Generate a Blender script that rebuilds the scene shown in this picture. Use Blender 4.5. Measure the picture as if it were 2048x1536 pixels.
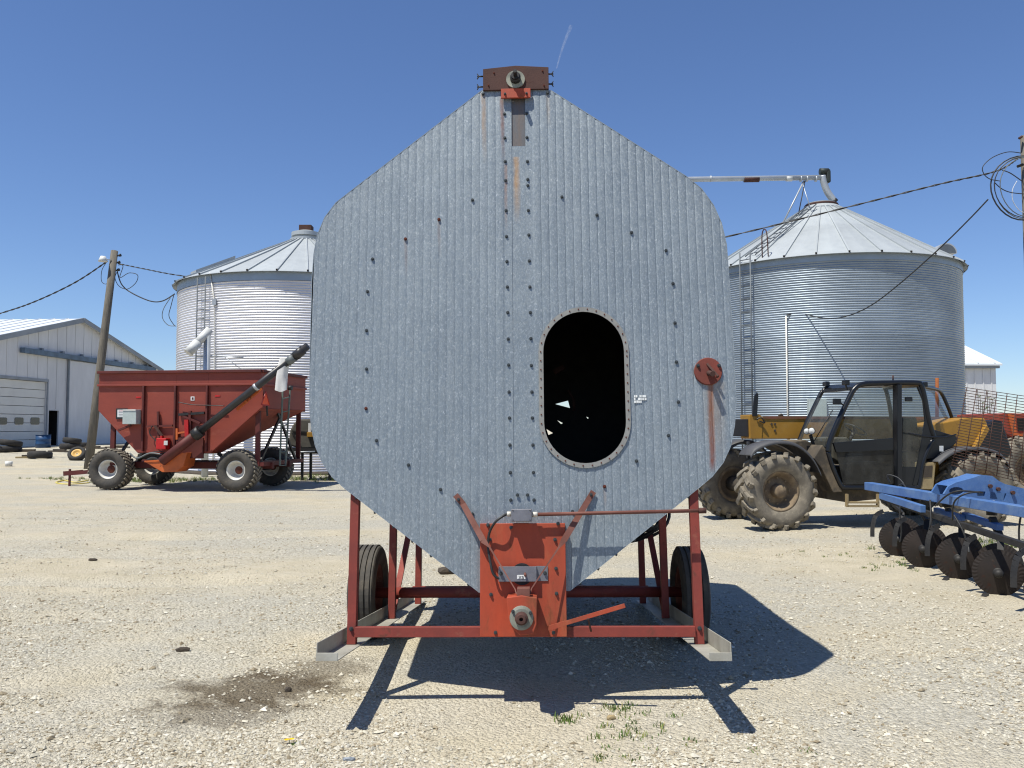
import bpy, math, random
import numpy as np
from mathutils import Vector, Matrix
from mathutils.geometry import tessellate_polygon

for o in list(bpy.data.objects):
    bpy.data.objects.remove(o)
R = math.radians
rnd = random.Random(7)
scene = bpy.context.scene
COL = scene.collection

# ------------------------------------------------------------------ camera
EYE = 1.6
FPX, HOR = 1657.0, 853.0            # focal length and horizon row, in photo pixels
PITCH = math.atan((HOR - 768.0) / FPX)
cd = bpy.data.cameras.new('camera')
cd.sensor_width = 36.0
cd.lens = FPX / 2048.0 * 36.0
cd.clip_start = 0.05
cd.clip_end = 6000.0
cam = bpy.data.objects.new('camera', cd)
cam.location = (0, 0, EYE)
cam.rotation_euler = (R(90) + PITCH, 0, 0)
COL.objects.link(cam)
scene.camera = cam

# ------------------------------------------------------------------ sky, sun, exposure
SUN_VEC = Vector((-0.34, -0.30, 1.0)).normalized()     # towards the sun
SUN_EL = math.asin(SUN_VEC.z)
SUN_AZ = math.atan2(SUN_VEC.x, SUN_VEC.y)
world = bpy.data.worlds.new('World')
scene.world = world
world.use_nodes = True
wn = world.node_tree
wn.nodes.clear()
w_out = wn.nodes.new('ShaderNodeOutputWorld')
w_bg = wn.nodes.new('ShaderNodeBackground')
w_sky = wn.nodes.new('ShaderNodeTexSky')
w_sky.sky_type = 'NISHITA'
w_sky.sun_disc = False
w_sky.sun_elevation = SUN_EL
w_sky.sun_rotation = SUN_AZ
w_sky.altitude = 200.0
w_sky.air_density = 1.0
w_sky.dust_density = 0.0
w_sky.ozone_density = 1.0
w_bg.inputs['Strength'].default_value = 0.079
w_mx = wn.nodes.new('ShaderNodeMix')           # the whole sky a little bluer
w_mx.data_type = 'RGBA'
w_mx.blend_type = 'MULTIPLY'
w_mx.inputs[0].default_value = 1.0
w_mx.inputs[7].default_value = (0.80, 0.953, 1.25, 1.0)
wn.links.new(w_sky.outputs[0], w_mx.inputs[6])
wn.links.new(w_mx.outputs[2], w_bg.inputs['Color'])
wn.links.new(w_bg.outputs[0], w_out.inputs['Surface'])

sd = bpy.data.lights.new('sun', 'SUN')
sd.energy = 4.9
sd.angle = R(0.53)
sd.color = (1.0, 0.965, 0.87)
sun = bpy.data.objects.new('sun', sd)
sun.rotation_euler = SUN_VEC.to_track_quat('Z', 'Y').to_euler()
sun.location = (-20, -15, 50)
COL.objects.link(sun)

scene.view_settings.view_transform = 'Standard'
scene.view_settings.look = 'None'
scene.view_settings.gamma = 1.0
scene.view_settings.exposure = 0.38
scene.view_settings.use_curve_mapping = False

# ------------------------------------------------------------------ pixel -> direction
_cf = Vector((0, math.cos(PITCH), math.sin(PITCH)))
_cu = Vector((0, -math.sin(PITCH), math.cos(PITCH)))
CAM = Vector((0, 0, EYE))
def ray(x, y):
    return Vector((1, 0, 0)) * ((x - 1024.0) / FPX) + _cf - _cu * ((y - 768.0) / FPX)
def gp(x, y, z=0.0):                      # point of the ground under a pixel
    d = ray(x, y)
    return CAM + d * ((z - EYE) / d.z)
def at(x, y, depth):                      # point at a known depth
    d = ray(x, y)
    return CAM + d * (depth / d.y)
class Frame:
    """Local frame of a thing; px() meets a pixel's ray with the local plane y = v."""
    def __init__(self, M):
        self.M = M
        self.I = M.inverted()
        self.c = self.I @ CAM
    def px(self, x, y, v=0.0):
        d = self.I.to_3x3() @ ray(x, y)
        t = (v - self.c.y) / d.y
        return self.c + d * t
    def loc(self, p):
        return self.I @ Vector(p)

# ------------------------------------------------------------------ mesh helpers
class MB:
    def __init__(self):
        self.v, self.f, self.s = [], [], []
    def add(self, vs, fs, smooth=False):
        b = len(self.v)
        self.v.extend([tuple(p) for p in vs])
        for f in fs:
            self.f.append(tuple(i + b for i in f))
            self.s.append(smooth)
        return self
    def box(self, x0, x1, y0, y1, z0, z1):
        vs = [(x, y, z) for z in (z0, z1) for y in (y0, y1) for x in (x0, x1)]
        return self.add(vs, [(0, 2, 3, 1), (4, 5, 7, 6), (0, 1, 5, 4), (2, 6, 7, 3), (0, 4, 6, 2), (1, 3, 7, 5)])
    def bar(self, p, q, w, h=None, up=(0, 0, 1)):
        h = w if h is None else h
        p, q, up = Vector(p), Vector(q), Vector(up)
        d = (q - p).normalized()
        if abs(d.dot(up.normalized())) > 0.98:
            up = Vector((0, 1, 0)) if abs(d.y) < 0.9 else Vector((1, 0, 0))
        sx = d.cross(up).normalized()
        uz = sx.cross(d).normalized()
        vs = []
        for c in (p, q):
            for a, b in ((-1, -1), (1, -1), (1, 1), (-1, 1)):
                vs.append(c + sx * (a * w / 2) + uz * (b * h / 2))
        return self.add(vs, [(3, 2, 1, 0), (4, 5, 6, 7), (0, 1, 5, 4), (1, 2, 6, 5), (2, 3, 7, 6), (3, 0, 4, 7)])
    def tube(self, pts, r, n=10, closed=False, cap=True, smooth=True):
        pts = [Vector(p) for p in pts]
        m = len(pts)
        rs = [r] * m if not isinstance(r, (list, tuple)) else r
        vs, fs = [], []
        t0 = (pts[1] - pts[0]).normalized()
        ref = Vector((0, 0, 1)) if abs(t0.z) < 0.9 else Vector((1, 0, 0))
        nrm = t0.cross(ref).normalized()
        for i, p in enumerate(pts):
            if closed:
                t = pts[(i + 1) % m] - pts[i - 1]
            else:
                t = pts[min(i + 1, m - 1)] - pts[max(i - 1, 0)]
            t.normalize()
            nrm = (nrm - t * nrm.dot(t))
            if nrm.length < 1e-6:
                nrm = t.orthogonal()
            nrm.normalize()
            bi = t.cross(nrm)
            for k in range(n):
                a = 2 * math.pi * k / n
                vs.append(p + (nrm * math.cos(a) + bi * math.sin(a)) * rs[i])
        mm = m if closed else m - 1
        for i in range(mm):
            j = (i + 1) % m
            for k in range(n):
                k2 = (k + 1) % n
                fs.append((i * n + k, i * n + k2, j * n + k2, j * n + k))
        self.add(vs, fs, smooth)
        if cap and not closed:
            b = len(self.v) - m * n
            self.f.append(tuple(b + k for k in reversed(range(n)))); self.s.append(False)
            self.f.append(tuple(b + (m - 1) * n + k for k in range(n))); self.s.append(False)
        return self
    def lathe(self, prof, o, axis, n=32, smooth=True, a0=0.0, a1=2 * math.pi):
        """prof: (radius, distance along axis) pairs."""
        o, ax = Vector(o), Vector(axis).normalized()
        e1 = ax.orthogonal().normalized()
        if abs(ax.z) < 0.9:
            e1 = (Vector((0, 0, 1)) - ax * ax.z).normalized()
        e2 = ax.cross(e1)
        full = abs(a1 - a0 - 2 * math.pi) < 1e-6
        cnt = n if full else n + 1
        vs, fs = [], []
        for r_, t_ in prof:
            for k in range(cnt):
                a = a0 + (a1 - a0) * k / n
                vs.append(o + ax * t_ + (e1 * math.cos(a) + e2 * math.sin(a)) * r_)
        for i in range(len(prof) - 1):
            for k in range(n):
                k2 = (k + 1) % cnt
                fs.append((i * cnt + k, i * cnt + k2, (i + 1) * cnt + k2, (i + 1) * cnt + k))
        return self.add(vs, fs, smooth)
    def disc(self, o, axis, r, t, n=24, smooth=True):
        o, ax = Vector(o), Vector(axis).normalized()
        return self.tube([o, o + ax * t], r, n, smooth=smooth)
    def prism(self, poly, ext):
        """poly: list of 3-D points of one flat outline, extruded by vector ext."""
        ext = Vector(ext)
        p0 = [Vector(p) for p in poly]
        n = len(p0)
        nn = Vector((0, 0, 0))
        for i in range(n):
            nn += p0[i].cross(p0[(i + 1) % n])
        if nn.dot(ext) > 0:
            p0.reverse()
        vs = p0 + [p + ext for p in p0]
        fs = [tuple(range(n)), tuple(reversed(range(n, 2 * n)))]
        fs += [(i, n + i, n + (i + 1) % n, (i + 1) % n) for i in range(n)]
        return self.add(vs, fs)
    def plate(self, outer, holes, o, ex, ey, ext):
        """flat plate with holes: 2-D loops in the (ex, ey) plane at o, extruded by ext"""
        o, ex, ey, ext = Vector(o), Vector(ex), Vector(ey), Vector(ext)
        loops = [outer] + list(holes)
        tri = tessellate_polygon([[Vector((a, b, 0)) for a, b in lp] for lp in loops])
        flat = [o + ex * a + ey * b for lp in loops for a, b in lp]
        n = len(flat)
        vs = flat + [p + ext for p in flat]
        fs = [tuple(t) for t in tri] + [tuple(i + n for i in reversed(t)) for t in tri]
        b = 0
        for lp in loops:
            m = len(lp)
            for i in range(m):
                j = (i + 1) % m
                fs.append((b + i, b + j, b + j + n, b + i + n))
            b += m
        return self.add(vs, fs)
    def mesh(self, name):
        me = bpy.data.meshes.new(name)
        me.from_pydata(self.v, [], self.f)
        me.polygons.foreach_set('use_smooth', self.s)
        me.update()
        return me
    def build(self, name, mat, parent=None, bevel=0.0, fix=True):
        me = self.mesh(name)
        if fix:
            import bmesh
            bm = bmesh.new(); bm.from_mesh(me)
            bmesh.ops.recalc_face_normals(bm, faces=bm.faces)
            bm.to_mesh(me); bm.free()
        me.materials.append(mat)
        o = link(name, me, parent)
        if bevel:
            m = o.modifiers.new('bevel', 'BEVEL')
            m.width = bevel; m.segments = 2; m.limit_method = 'ANGLE'; m.angle_limit = R(40)
            m.harden_normals = False
        return o

def link(name, me, parent=None):
    o = bpy.data.objects.new(name, me)
    COL.objects.link(o)
    if parent is not None:
        o.parent = parent
    return o

def grid_mesh(name, P, mat, parent=None, closed=False, smooth=True):
    """P: array (rows, cols, 3) -> quad grid, columns wrap when closed"""
    m, n = P.shape[:2]
    idx = np.arange(m * n).reshape(m, n)
    if closed:
        nx = np.roll(idx, -1, axis=1)
        a, b, c, d = idx[:-1], nx[:-1], nx[1:], idx[1:]
    else:
        a, b, c, d = idx[:-1, :-1], idx[:-1, 1:], idx[1:, 1:], idx[1:, :-1]
    F = np.stack([a, b, c, d], -1).reshape(-1, 4)
    return raw_mesh(name, P.reshape(-1, 3), F, mat, parent, smooth)

def raw_mesh(name, V, F, mat, parent=None, smooth=False):
    V = np.asarray(V, np.float32); F = np.asarray(F, np.int32)
    k = F.shape[1]
    me = bpy.data.meshes.new(name)
    me.vertices.add(len(V)); me.vertices.foreach_set('co', V.ravel())
    me.loops.add(F.size); me.loops.foreach_set('vertex_index', F.ravel())
    me.polygons.add(len(F))
    me.polygons.foreach_set('loop_start', np.arange(len(F), dtype=np.int32) * k)
    me.polygons.foreach_set('loop_total', np.full(len(F), k, np.int32))
    me.polygons.foreach_set('use_smooth', np.full(len(F), smooth, bool))
    me.update(calc_edges=True)
    me.validate()
    me.materials.append(mat)
    return link(name, me, parent)

def tag(o, label=None, cat=None, group=None, kind=None):
    if label: o['label'] = label
    if cat: o['category'] = cat
    if group: o['group'] = group
    if kind: o['kind'] = kind
    return o

def thing(name, label, cat, M=None, group=None):
    o = bpy.data.objects.new(name, None)
    o.empty_display_size = 0.2
    COL.objects.link(o)
    if M is not None:
        o.matrix_world = M
    return tag(o, label, cat, group)

def inst(name, me, parent, loc, rot=None, scale=None):
    o = link(name, me, parent)
    o.location = loc
    if rot is not None: o.rotation_euler = rot
    if scale is not None: o.scale = scale if hasattr(scale, '__len__') else (scale,) * 3
    return o

def copy_tree(o, parent=None):
    c = o.copy(); COL.objects.link(c); c.parent = parent
    for ch in o.children:
        copy_tree(ch, c)
    return c

def TR(p, yaw=0.0):
    return Matrix.Translation(Vector(p)) @ Matrix.Rotation(yaw, 4, 'Z')

def spline(pts, n=8, closed=False):
    """Catmull-Rom through the points"""
    P = [Vector(p) for p in pts]
    m = len(P)
    out = []
    for i in range(m if closed else m - 1):
        if closed:
            a, b, c, d = P[i - 1], P[i], P[(i + 1) % m], P[(i + 2) % m]
        else:
            a, b, c, d = P[max(i - 1, 0)], P[i], P[i + 1], P[min(i + 2, m - 1)]
        for k in range(n):
            t = k / n
            out.append(0.5 * ((2 * b) + (c - a) * t + (2 * a - 5 * b + 4 * c - d) * t * t + (3 * b - a - 3 * c + d) * t ** 3))
    if not closed:
        out.append(P[-1])
    return out

# ------------------------------------------------------------------ materials
def srgb(r, g, b):
    f = lambda c: (c / 255 / 12.92) if c <= 10 else ((c / 255 + 0.055) / 1.055) ** 2.4
    return (f(r), f(g), f(b), 1.0)
class NT:
    def __init__(self, name):
        self.m = bpy.data.materials.new(name)
        self.m.use_nodes = True
        self.t = self.m.node_tree
        self.b = self.t.nodes['Principled BSDF']
    def n(self, typ, **kw):
        nd = self.t.nodes.new('ShaderNode' + typ)
        for k, v in kw.items():
            if k.startswith('i_'):
                nd.inputs[k[2:].replace('_', ' ')].default_value = v
            else:
                setattr(nd, k, v)
        return nd
    def l(self, a, b):
        self.t.links.new(a, b)
    def coord(self, scale=(1, 1, 1), kind='Object'):
        tc = self.n('TexCoord'); mp = self.n('Mapping')
        mp.inputs['Scale'].default_value = scale
        self.l(tc.outputs[kind], mp.inputs['Vector'])
        return mp.outputs[0]
    def noise(self, vec, scale, detail=4, rough=0.55, dist=0.0):
        nd = self.n('TexNoise'); nd.inputs['Scale'].default_value = scale
        nd.inputs['Detail'].default_value = detail; nd.inputs['Roughness'].default_value = rough
        nd.inputs['Distortion'].default_value = dist
        if vec is not None: self.l(vec, nd.inputs['Vector'])
        return nd.outputs['Fac']
    def ramp(self, fac, lo, hi, a=0.0, b=1.0):
        nd = self.n('MapRange'); nd.clamp = True
        nd.inputs[1].default_value = lo; nd.inputs[2].default_value = hi
        nd.inputs[3].default_value = a; nd.inputs[4].default_value = b
        self.l(fac, nd.inputs[0])
        return nd.outputs[0]
    def mix(self, fac, a, b, blend='MIX'):
        nd = self.n('Mix', data_type='RGBA', blend_type=blend)
        for sock, val in ((nd.inputs[0], fac), (nd.inputs[6], a), (nd.inputs[7], b)):
            if hasattr(val, 'is_linked'): self.l(val, sock)
            else: sock.default_value = val
        return nd.outputs[2]
    def math(self, op, a, b=None, c=None):
        nd = self.n('Math', operation=op)
        for i, val in enumerate((a, b, c)):
            if val is None: continue
            if hasattr(val, 'is_linked'): self.l(val, nd.inputs[i])
            else: nd.inputs[i].default_value = val
        return nd.outputs[0]
    def set(self, key, val):
        s = self.b.inputs[key]
        if hasattr(val, 'is_linked'): self.l(val, s)
        else: s.default_value = val
    def bump(self, h, strength, dist=0.01):
        nd = self.n('Bump'); nd.inputs['Strength'].default_value = strength
        nd.inputs['Distance'].default_value = dist
        self.l(h, nd.inputs['Height'])
        self.l(nd.outputs[0], self.b.inputs['Normal'])

def paint(name, c1, c2=None, scale=3.0, rough=0.55, metal=0.0, rust=0.0, rustc=(0.09, 0.035, 0.018, 1),
          dust=0.0, dustc=(0.36, 0.30, 0.22, 1), bump=0.15, bscale=90.0, stretch=(1, 1, 1), spec=0.4):
    """worn paint / metal / rubber: two-tone mottling, rust patches, dust, fine relief"""
    t = NT(name)
    v = t.coord(stretch)
    c2 = c2 or tuple(x * 0.7 for x in c1[:3]) + (1,)
    n1 = t.noise(v, scale, 6, 0.6)
    col = t.mix(t.ramp(n1, 0.35, 0.68), c1, c2)
    n3 = t.noise(v, bscale, 4, 0.6)
    col = t.mix(t.ramp(n3, 0.3, 0.75, 0.0, 0.35), col, tuple(x * 0.6 for x in c1[:3]) + (1,))
    rg = rough
    if rust:
        n2 = t.noise(v, scale * 2.3, 8, 0.65, 0.4)
        f = t.ramp(n2, 0.72 - rust * 0.35, 0.80 - rust * 0.30)
        col = t.mix(f, col, rustc)
        rg = t.ramp(f, 0, 1, rough, 0.9)
    if dust:
        n4 = t.noise(v, scale * 1.3, 8, 0.7)
        f = t.ramp(n4, 0.75 - dust * 0.55, 0.95 - dust * 0.45, 0.0, min(1.0, 0.5 + dust * 0.5))
        col = t.mix(f, col, dustc)
    t.set('Base Color', col); t.set('Roughness', rg); t.set('Metallic', metal)
    t.set('Specular IOR Level', spec)
    if bump: t.bump(n3, bump, 0.004)
    return t.m

scene.cycles.pixel_filter_type = 'BLACKMAN_HARRIS'
scene.cycles.filter_width = 1.15
# ------------------------------------------------------------------ material library
MT = {}
MT['red_frame'] = paint('red frame paint', srgb(136, 58, 48), srgb(112, 50, 43), 5, 0.65, 0, rust=0.36, rustc=srgb(98, 54, 44), dust=0.3, dustc=srgb(165, 120, 95), bscale=60)
MT['red_panel'] = paint('orange red panel', srgb(168, 66, 38), srgb(138, 64, 44), 4.5, 0.6, 0, rust=0.4, rustc=srgb(122, 64, 42), dust=0.35, dustc=srgb(160, 98, 66), bscale=40, stretch=(1, 1, 0.35))
MT['rust'] = paint('brown rust', srgb(80, 53, 46), srgb(64, 42, 38), 6, 0.85, 0, rust=0.3, rustc=srgb(60, 34, 28), bscale=120, bump=0.3)
MT['rusty_steel'] = paint('rusty steel rod', srgb(120, 78, 68), srgb(98, 58, 48), 8, 0.7, 0.2, bscale=100)
MT['bolt'] = paint('dull bolt steel', srgb(95, 100, 100), srgb(60, 62, 62), 40, 0.5, 0.7)
MT['bolt_rust'] = paint('rusted bolt', srgb(110, 50, 32), srgb(70, 36, 28), 40, 0.8, 0.1)
MT['cast'] = paint('weathered cast flange', srgb(150, 152, 140), srgb(108, 108, 98), 9, 0.7, 0.2, bscale=70)
MT['alu'] = paint('grey cast box', srgb(124, 124, 130), srgb(106, 106, 112), 12, 0.5, 0.35, bscale=140)
MT['dark'] = paint('black grease and shade', (0.012, 0.012, 0.013, 1), (0.03, 0.028, 0.026, 1), 9, 0.5)  # also the painted shade of the dryer inside, bore and rib gaps
MT['hose'] = paint('black hose rubber', (0.018, 0.018, 0.019, 1), (0.035, 0.035, 0.034, 1), 6, 0.5)
MT['skid'] = paint('galvanised skid', srgb(176, 174, 164), srgb(146, 142, 130), 5, 0.6, 0.25, dust=0.3, dustc=srgb(170, 155, 128))
MT['tyre'] = paint('dusty rubber', srgb(62, 60, 57), srgb(84, 79, 72), 7, 0.85, 0, dust=0.35, dustc=srgb(120, 108, 90), bscale=80)
MT['tyre_dark'] = paint('black rubber', srgb(40, 39, 38), srgb(56, 53, 50), 7, 0.8, 0, dust=0.12, dustc=srgb(105, 95, 80), bscale=80)
MT['tyre_mud'] = paint('mud caked rubber', srgb(128, 120, 106), srgb(98, 92, 82), 5, 0.95, 0, dust=0.5, dustc=srgb(158, 148, 130), bscale=50, bump=0.6)
MT['rim_white'] = paint('white wheel rim', srgb(222, 220, 212), srgb(196, 190, 178), 7, 0.5, 0, rust=0.08, dust=0.08)
MT['rim_mud'] = paint('muddy rim', srgb(112, 96, 78), srgb(134, 118, 96), 6, 0.9, 0, dust=0.5, dustc=srgb(160, 140, 108), bump=0.4)
MT['rim_rust'] = paint('dull rim', srgb(120, 66, 50), srgb(90, 50, 40), 6, 0.8, 0, dust=0.3)
MT['wagon'] = paint('faded brick red paint', srgb(138, 62, 48), srgb(122, 54, 44), 0.9, 0.6, 0, rust=0.22, rustc=srgb(100, 56, 46), dust=0.32, dustc=srgb(158, 96, 80), bscale=20, stretch=(1, 1, 2.5))
MT['wagon_dark'] = paint('dark red steel', srgb(96, 38, 33), srgb(70, 32, 28), 2, 0.65, 0, rust=0.25, dust=0.15)  # darker red for rails, brackets and running gear
MT['orange'] = paint('orange hopper', srgb(196, 98, 44), srgb(168, 84, 42), 4, 0.55, 0, rust=0.2, dust=0.2)
MT['auger_black'] = paint('dark auger tube', srgb(48, 48, 50), srgb(62, 60, 60), 3, 0.4, 0.2, dust=0.15)
MT['white_cloth'] = paint('white sleeve cloth', srgb(218, 216, 212), srgb(196, 194, 190), 5, 0.8, 0)
MT['white_paint'] = paint('white paint', srgb(214, 214, 210), srgb(190, 190, 186), 2, 0.5, 0, dust=0.1)
MT['grey_box'] = paint('pale grey box', srgb(178, 188, 186), srgb(160, 170, 168), 4, 0.5)
MT['ladder_green'] = paint('grey green ladder', srgb(112, 124, 116), srgb(90, 98, 92), 4, 0.6, 0.2)
MT['smv'] = paint('slow vehicle orange', srgb(240, 84, 26), srgb(225, 76, 26), 6, 0.5)
MT['smv_red'] = paint('red border', srgb(170, 28, 24), None, 6, 0.5)
MT['red_bright'] = paint('bright red', srgb(190, 28, 28), srgb(150, 24, 24), 6, 0.5)
MT['wood_pole'] = paint('weathered pole wood', srgb(112, 106, 96), srgb(82, 78, 70), 3, 0.9, 0, bscale=30, bump=0.6, stretch=(6, 6, 0.4))
MT['wire'] = paint('black cable', (0.02, 0.02, 0.022, 1), (0.04, 0.04, 0.04, 1), 5, 0.5)
MT['wire_grey'] = paint('grey cable', srgb(110, 116, 116), srgb(80, 84, 86), 5, 0.5)
MT['wire_white'] = paint('white cable', srgb(210, 214, 218), None, 5, 0.5)
MT['shed_wall'] = paint('white shed siding', srgb(214, 214, 214), srgb(200, 200, 201), 0.35, 0.6, 0, rust=0.10, rustc=srgb(176, 172, 168), bscale=3, bump=0.05, stretch=(1, 1, 0.25))
MT['shed_roof'] = paint('white shed roof', srgb(226, 230, 232), srgb(212, 216, 220), 0.4, 0.4, 0.1, bscale=3, bump=0.05)
MT['shed_trim'] = paint('shed grey trim', srgb(146, 152, 158), srgb(124, 130, 136), 1, 0.6)
MT['ladder_steel'] = paint('dark ladder steel', srgb(104, 110, 116), srgb(80, 86, 92), 2, 0.6, 0.3)
MT['shed_blue'] = paint('blue grey door track', srgb(104, 124, 142), srgb(84, 98, 112), 2, 0.6, 0.2, rust=0.15)
MT['shed_door'] = paint('off white door panel', srgb(220, 219, 212), srgb(206, 204, 197), 0.6, 0.55, 0)
MT['window'] = paint('dark window pane', (0.02, 0.022, 0.025, 1), (0.035, 0.037, 0.04, 1), 2, 0.12, 0, bump=0, spec=0.6)
MT['black_hole'] = paint('dark interior', (0.008, 0.007, 0.006, 1), (0.012, 0.01, 0.01, 1), 2, 0.9)  # near-black stand-in for the shade inside openings
MT['barrel'] = paint('blue barrel plastic', srgb(36, 74, 118), srgb(28, 58, 92), 3, 0.45)
MT['yellow_rim'] = paint('yellow rim', srgb(206, 168, 96), srgb(180, 140, 80), 8, 0.6)
MT['yellow'] = paint('yellow machine paint', srgb(164, 122, 42), srgb(146, 108, 44), 2.5, 0.5, 0, rust=0.15, rustc=srgb(120, 86, 44), dust=0.3, dustc=srgb(158, 130, 78))
MT['cab_black'] = paint('black cab frame', srgb(20, 22, 27), srgb(28, 30, 33), 2, 0.3, 0, dust=0.05, dustc=srgb(80, 75, 66))
MT['plastic'] = paint('grey fender plastic', srgb(78, 78, 80), srgb(60, 60, 62), 2, 0.6, 0, dust=0.3, dustc=srgb(128, 116, 98))
MT['mud_panel'] = paint('mud splashed panel', srgb(60, 56, 50), srgb(92, 82, 68), 3, 0.85, 0, dust=0.5, dustc=srgb(132, 116, 92), bump=0.3)
MT['beige'] = paint('beige battery box', srgb(162, 144, 106), srgb(140, 122, 90), 3, 0.7, 0, dust=0.2)
MT['seat'] = paint('dusty seat', srgb(96, 92, 84), srgb(70, 66, 60), 5, 0.9)
MT['lamp_glass'] = paint('lamp lens', srgb(215, 215, 210), srgb(190, 190, 186), 9, 0.15, 0, bump=0)
MT['mast_brown'] = paint('rusty boom top', srgb(120, 72, 58), srgb(104, 80, 50), 3, 0.7)
MT['blue'] = paint('blue implement paint', srgb(64, 100, 156), srgb(86, 120, 168), 3.5, 0.45, 0, rust=0.25, rustc=srgb(88, 78, 72), dust=0.45, dustc=srgb(118, 140, 168))
MT['disc'] = paint('dark disc steel', srgb(58, 50, 46), srgb(44, 40, 38), 6, 0.6, 0.4, rust=0.3, rustc=srgb(74, 44, 32), dust=0.15)
MT['shank'] = paint('black shank', srgb(36, 36, 38), srgb(54, 52, 50), 5, 0.6, 0.2, dust=0.2)
MT['mesh_rust'] = paint('rusty wire', srgb(78, 52, 42), srgb(60, 42, 36), 9, 0.8, 0.1)
MT['red_machine'] = paint('red baler paint', srgb(132, 52, 40), srgb(144, 66, 44), 2, 0.55, 0, dust=0.2)
MT['canvas'] = paint('weathered grey canvas', srgb(92, 88, 80), srgb(66, 64, 58), 3, 0.9, 0, dust=0.2, bump=0.4, bscale=20)
MT['rubble'] = paint('scrap iron', srgb(60, 54, 48), srgb(84, 74, 62), 5, 0.9, 0, rust=0.3)
MT['motor_green'] = paint('dark motor', srgb(42, 52, 50), srgb(58, 58, 54), 6, 0.6, 0.2)
MT['yellow_hose'] = paint('yellow hose', srgb(206, 190, 96), srgb(186, 168, 84), 5, 0.6)
MT['petal'] = paint('yellow petals', srgb(226, 184, 20), None, 5, 0.6)
MT['foam_label'] = paint('white label', srgb(225, 226, 224), srgb(200, 204, 204), 60, 0.5)

def galv_bin(name, base, dark, rough, metal):
    t = NT(name)
    v = t.coord()
    n = t.noise(v, 0.8, 6, 0.6)
    n2 = t.noise(t.coord((1, 1, 0.15)), 5, 5, 0.6)
    col = t.mix(t.ramp(n, 0.35, 0.7), base, dark)
    col = t.mix(t.ramp(n2, 0.5, 0.85, 0, 0.3), col, dark)
    oi = t.n('ObjectInfo')          # every sheet ring has its own tone
    col = t.mix(t.ramp(oi.outputs['Random'], 0, 1, 0, 0.28), col, tuple(x * 0.55 for x in dark[:3]) + (1,))
    t.set('Base Color', col); t.set('Metallic', metal); t.set('Roughness', t.ramp(n2, 0.3, 0.8, rough, rough + 0.14))
    return t.m
MT['bin_wall'] = galv_bin('galvanised bin sheet', (0.84, 0.83, 0.85, 1), (0.70, 0.70, 0.72, 1), 0.40, 0.45)
MT['bin_wall_dull'] = galv_bin('aged galvanised sheet and eave shade', (0.34, 0.40, 0.46, 1), (0.26, 0.31, 0.36, 1), 0.45, 0.4)
MT['bin_roof'] = galv_bin('bin roof sheet', (0.43, 0.46, 0.47, 1), (0.35, 0.375, 0.385, 1), 0.5, 0.3)
MT['galv_pipe'] = galv_bin('galvanised pipe', (0.55, 0.58, 0.60, 1), (0.36, 0.38, 0.40, 1), 0.45, 0.5)

def glass_mat(name, tint, dirt, dirtc):
    t = NT(name)
    v = t.coord()
    n = t.noise(v, 3.0, 8, 0.7, 0.6)
    n2 = t.noise(t.coord((1, 1, 0.3)), 9, 6, 0.7)
    f = t.ramp(t.math('ADD', n, t.math('MULTIPLY', n2, 0.4)), 0.55, 0.95, dirt * 0.25, dirt)
    tr = t.n('BsdfTransparent'); tr.inputs[0].default_value = tint
    gl = t.n('BsdfGlossy'); gl.inputs['Roughness'].default_value = 0.05
    df = t.n('BsdfDiffuse'); df.inputs[0].default_value = dirtc
    lw = t.n('LayerWeight'); lw.inputs[0].default_value = 0.5
    fr = t.math('ADD', 0.025, t.math('MULTIPLY', t.math('POWER', lw.outputs['Facing'], 5.0), 0.5))
    m1 = t.n('MixShader'); t.l(fr, m1.inputs[0]); t.l(tr.outputs[0], m1.inputs[1]); t.l(gl.outputs[0], m1.inputs[2])
    m2 = t.n('MixShader'); t.l(f, m2.inputs[0]); t.l(m1.outputs[0], m2.inputs[1]); t.l(df.outputs[0], m2.inputs[2])
    t.l(m2.outputs[0], t.t.nodes['Material Output'].inputs['Surface'])
    return t.m
MT['glass'] = glass_mat('cab glass', (0.93, 0.95, 0.93, 1), 0.13, (0.30, 0.29, 0.26, 1))
MT['glass_dirty'] = glass_mat('dirty door glass', (0.22, 0.23, 0.23, 1), 0.65, (0.075, 0.075, 0.07, 1))

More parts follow.
